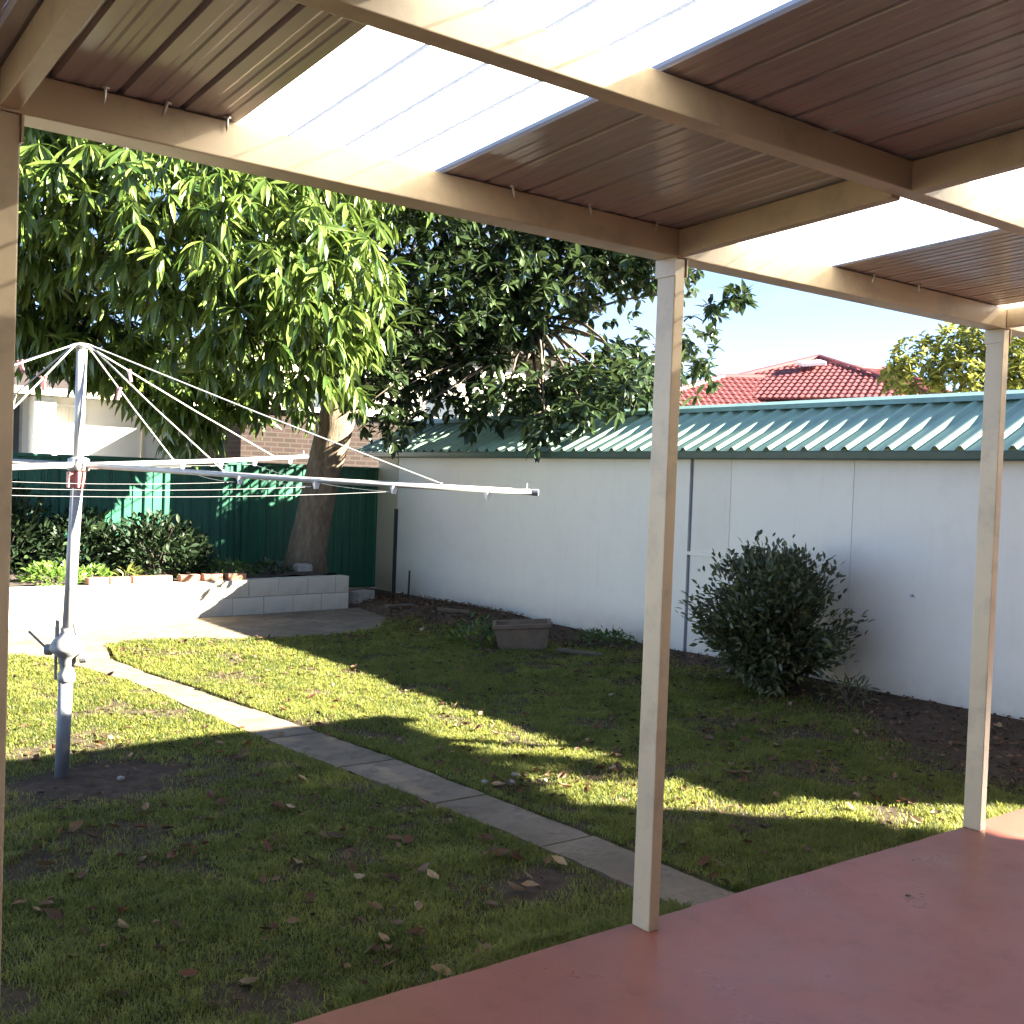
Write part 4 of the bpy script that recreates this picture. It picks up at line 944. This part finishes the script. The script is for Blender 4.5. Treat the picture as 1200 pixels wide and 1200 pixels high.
WHERE = {'path': 'lying on the narrow concrete path', 'left': 'lying on the lawn left of the path', 'right': 'lying on the lawn right of the path', 'soil': 'lying on the bare soil strip by the shed'}
COLN = {'brown': 'brown fallen leaf', 'rust': 'rusty fallen leaf', 'tan': 'pale fallen leaf'}
LEAFAT = [(-0.34,3.45),(-0.24,3.12),(-0.14,2.54),(-0.67,2.49),(-0.48,2.18),(-0.46,2.14),(-1.01,2.45),(-1.44,2.30),(-1.35,2.15),(-1.13,2.18),(-1.03,2.10),(-1.59,2.10),(-1.25,1.75),(-0.68,1.69),(-0.47,1.63),(-0.72,1.38),(-1.23,1.37),(-1.82,1.51),(-1.80,1.44),(-1.76,1.53),(-1.68,1.51),(-1.70,1.46),(-1.79,1.55),(-1.48,1.26),(-1.47,0.63),(-1.44,0.53),(-1.84,0.72),(-1.30,0.32),(-1.24,0.31),(-0.17,1.39),(-0.29,1.06),(0.14,1.27),(-0.58,1.09),(-0.46,1.01),(-0.67,0.81),(-0.63,0.53),(-0.78,0.55),(0.04,1.07),(0.15,1.00),(0.25,0.82),(-0.02,0.67),(1.79,2.42),(1.69,2.07),(-0.54,0.27),(-0.80,0.42),(2.59,2.12),(2.78,1.97),(2.87,1.87),(2.12,1.40),(4.14,2.64),(3.69,1.76),(3.41,1.76),(2.34,0.79),(2.50,0.55),(2.22,0.35),(2.18,2.84),(1.43,1.89),(0.78,2.05),(0.81,1.97),(0.96,2.01),(0.97,1.88),(1.13,1.99),(1.17,1.89),(1.38,3.20),(1.64,3.74),(0.87,1.63)]
LEAFQ = [(x+rr.gauss(0, 0.04)*k, max(0.12, y-0.02+rr.gauss(0, 0.05)*k)) for x, y in LEAFAT for k in range(rr.choice((1, 2, 2, 3)))]
cnt = 0; tries = 0
while cnt < 295 and tries < 20000:
    tries += 1; fixed = bool(LEAFQ)
    if fixed: x, y = LEAFQ.pop()
    elif rr.random() < 0.5: x, y = rr.uniform(-1.7, 4.9), rr.uniform(0.12, 4.5)
    else: x, y = rr.uniform(-1.5, 4.9), rr.uniform(0.12, 8.5)
    if in_poly(np.array([x]), np.array([y]), APRON)[0]: continue
    ok, z = in_frame(np.array([[x, y, GZ]]), 0)
    if not ok[0]: continue
    zn = zone_of(x, y)
    if zn is None or (zn == 'path' and rr.random() < 0.7): continue
    dens = 0.08+1.3*float(vnoise(np.array([x]), np.array([y]), 1.9, 31)[0])**2.2; dens *= {'soil': 1.6, 'right': 0.8, 'left': 0.9, 'path': 1}[zn]
    if not fixed and rr.random() > dens: continue
    kd = rr.choices(KIND, (0.55, 0.25, 0.2))[0]; zz = float(gh(np.array([x]), np.array([y]))[0])
    base = GZ+0.01 if zn == 'path' else zz+(0.014 if zn == 'soil' else 0.022)
    o = newobj('fallen_leaf', LM[kd, rr.randrange(4)], None, (x, y, base)); sz = rr.uniform(0.036, 0.088)*(0.8 if zn == 'soil' else 1); o.scale = (sz, sz, sz)
    o.rotation_euler = (rr.uniform(-.6, .6), rr.uniform(-.6, .6), rr.uniform(0, 6.28)); LX = [((-1.19, 3.26), 'near the hoist post'), ((0.0, 0.3), 'near the foot of the middle post'), ((2.19, 0.3), 'near the foot of the right post'), ((4.2, 3.1), 'near the round bush'), ((3.84, 5.78), 'near the terracotta trough'), ((1.0, 1.9), 'near the sunlit leaf pile'), ((1.5, 7.3), 'near the concrete apron'), ((-0.8, 0.4), 'near the left stretch of the slab edge'), ((1.2, 4.2), 'in the middle of the lawn'), ((-0.3, 2.0), 'in the shaded lawn before the hoist'), ((3.0, 4.2), 'between the lawn middle and the shed door')]
    LX = [(p_, t_.replace('the left stretch of ', '').replace('in the shaded lawn before the hoist', 'well before the hoist').replace('in the middle of the lawn', 'far from any post').replace('between the lawn middle and the shed door', 'facing the shed door')) for p_, t_ in LX]
    nr = min(LX, key=lambda q: (q[0][0]-x)**2+(q[0][1]-y)**2)[1]; w_ = {'path': 'on the path', 'left': 'on the left lawn', 'right': 'on the right lawn', 'soil': 'on the soil strip'}[zn]
    big = 'large ' if sz > 0.068 else ('small ' if sz < 0.048 else '')
    tag(o, big+COLN[kd]+' '+w_+' '+nr, 'leaf', big+kd+' leaves '+nr+' '+zn); cnt += 1
for x, y in ((1.35, -1.10), (1.28, -1.32), (0.55, -1.62), (1.1, -0.35), (2.3, -0.75)):
    o = newobj('fallen_leaf', LM['brown', rr.randrange(4)], None, (x, y, 0.004)); o.scale = (0.028, 0.03, 0.028); o.rotation_euler = (0, 0, rr.uniform(0, 6.28)); tag(o, 'tiny dark dry leaf scrap on the red patio slab', 'leaf', 'leaf scraps on the red slab')
# litter: crumbs and small leaves
r_ = np.random.default_rng(8); n = 30000
x = r_.uniform(-1.8, 5.05, n); y = r_.uniform(0.09, 10.6, n); dns = 0.11+0.14*(vnoise(x, y, 2.5, 41) > 0.6)+0.75*bare(x, y)*(x > 2.4)+0.12*bare(x, y)+1.0*np.exp(-(((x-4.1)/0.7)**2+((y-8.0)/1.6)**2))+0.9*np.exp(-(((x-1.0)/0.4)**2+((y-1.88)/0.14)**2))
ok = (r_.random(n) < dns*0.62) & ~in_poly(x, y, APRON) & ~((x > path_l(y)) & (x < path_r(y)) & (y < 7)); x, y = x[ok], y[ok]; n = len(x)
P = np.stack([x, y, gh(x, y)+r_.uniform(0.006, 0.03, n)], 1); D = unit(np.stack([r_.normal(size=n), r_.normal(size=n), r_.normal(size=n)*0.25], 1))
V, Fq = dry_leaf(3); V = np.array(V); o = newobj('leaf_litter', leaves_mesh('leaf_litter', P, leaf_frames(D, r_.normal(size=n)*0.5), r_.uniform(0.015, 0.055, n), (V, np.array(Fq)), M['dry'], np.clip(r_.normal(0.42, 0.28, n), 0, 1)))
tag(o, 'scattered dry leaf litter over the soil and lawn', 'leaf litter', kind='stuff')
# pebbles at the slab edge and in the leaf pile
pm = []
for s in range(3):
    bm = bmesh.new(); bmesh.ops.create_icosphere(bm, subdivisions=1, radius=1); q = random.Random(s)
    for v in bm.verts: v.co *= q.uniform(0.75, 1.1)
    me = bpy.data.meshes.new('pebble'); bm.to_mesh(me); bm.free(); me.materials.append(M['stone']); pm.append(me)
for i, (x, y) in enumerate((x_, y_-0.14 if y_ < 0.3 else y_) for x_, y_ in ((-1.32, 0.26), (-1.18, 0.25), (-0.62, 0.24), (0.15, 0.24), (1.2, 0.25), (1.7, 0.23), (1.9, 0.27), (2.3, 0.25), (0.72, 2.02), (0.85, 1.95), (1.05, 1.9), (0.95, 2.05), (-0.95, 3.05), (3.3, 0.6))):
    o = newobj('pebble', pm[i % 3], None, (x, y, float(gh(np.array([x]), np.array([y]))[0])+0.012)); s = rr.uniform(0.014, 0.028); o.scale = (s*1.3, s, s*0.8); o.rotation_euler = (0, 0, i)
    tag(o, 'small pale pebble at the edge of the red slab' if y < 0.3 else 'small pale pebble lying in the lawn', 'pebble', 'pebbles along the slab edge' if y < 0.3 else 'pebbles in the lawn')
# tufts that soften the slab edge and the path edges
print('objects', len(bpy.data.objects))
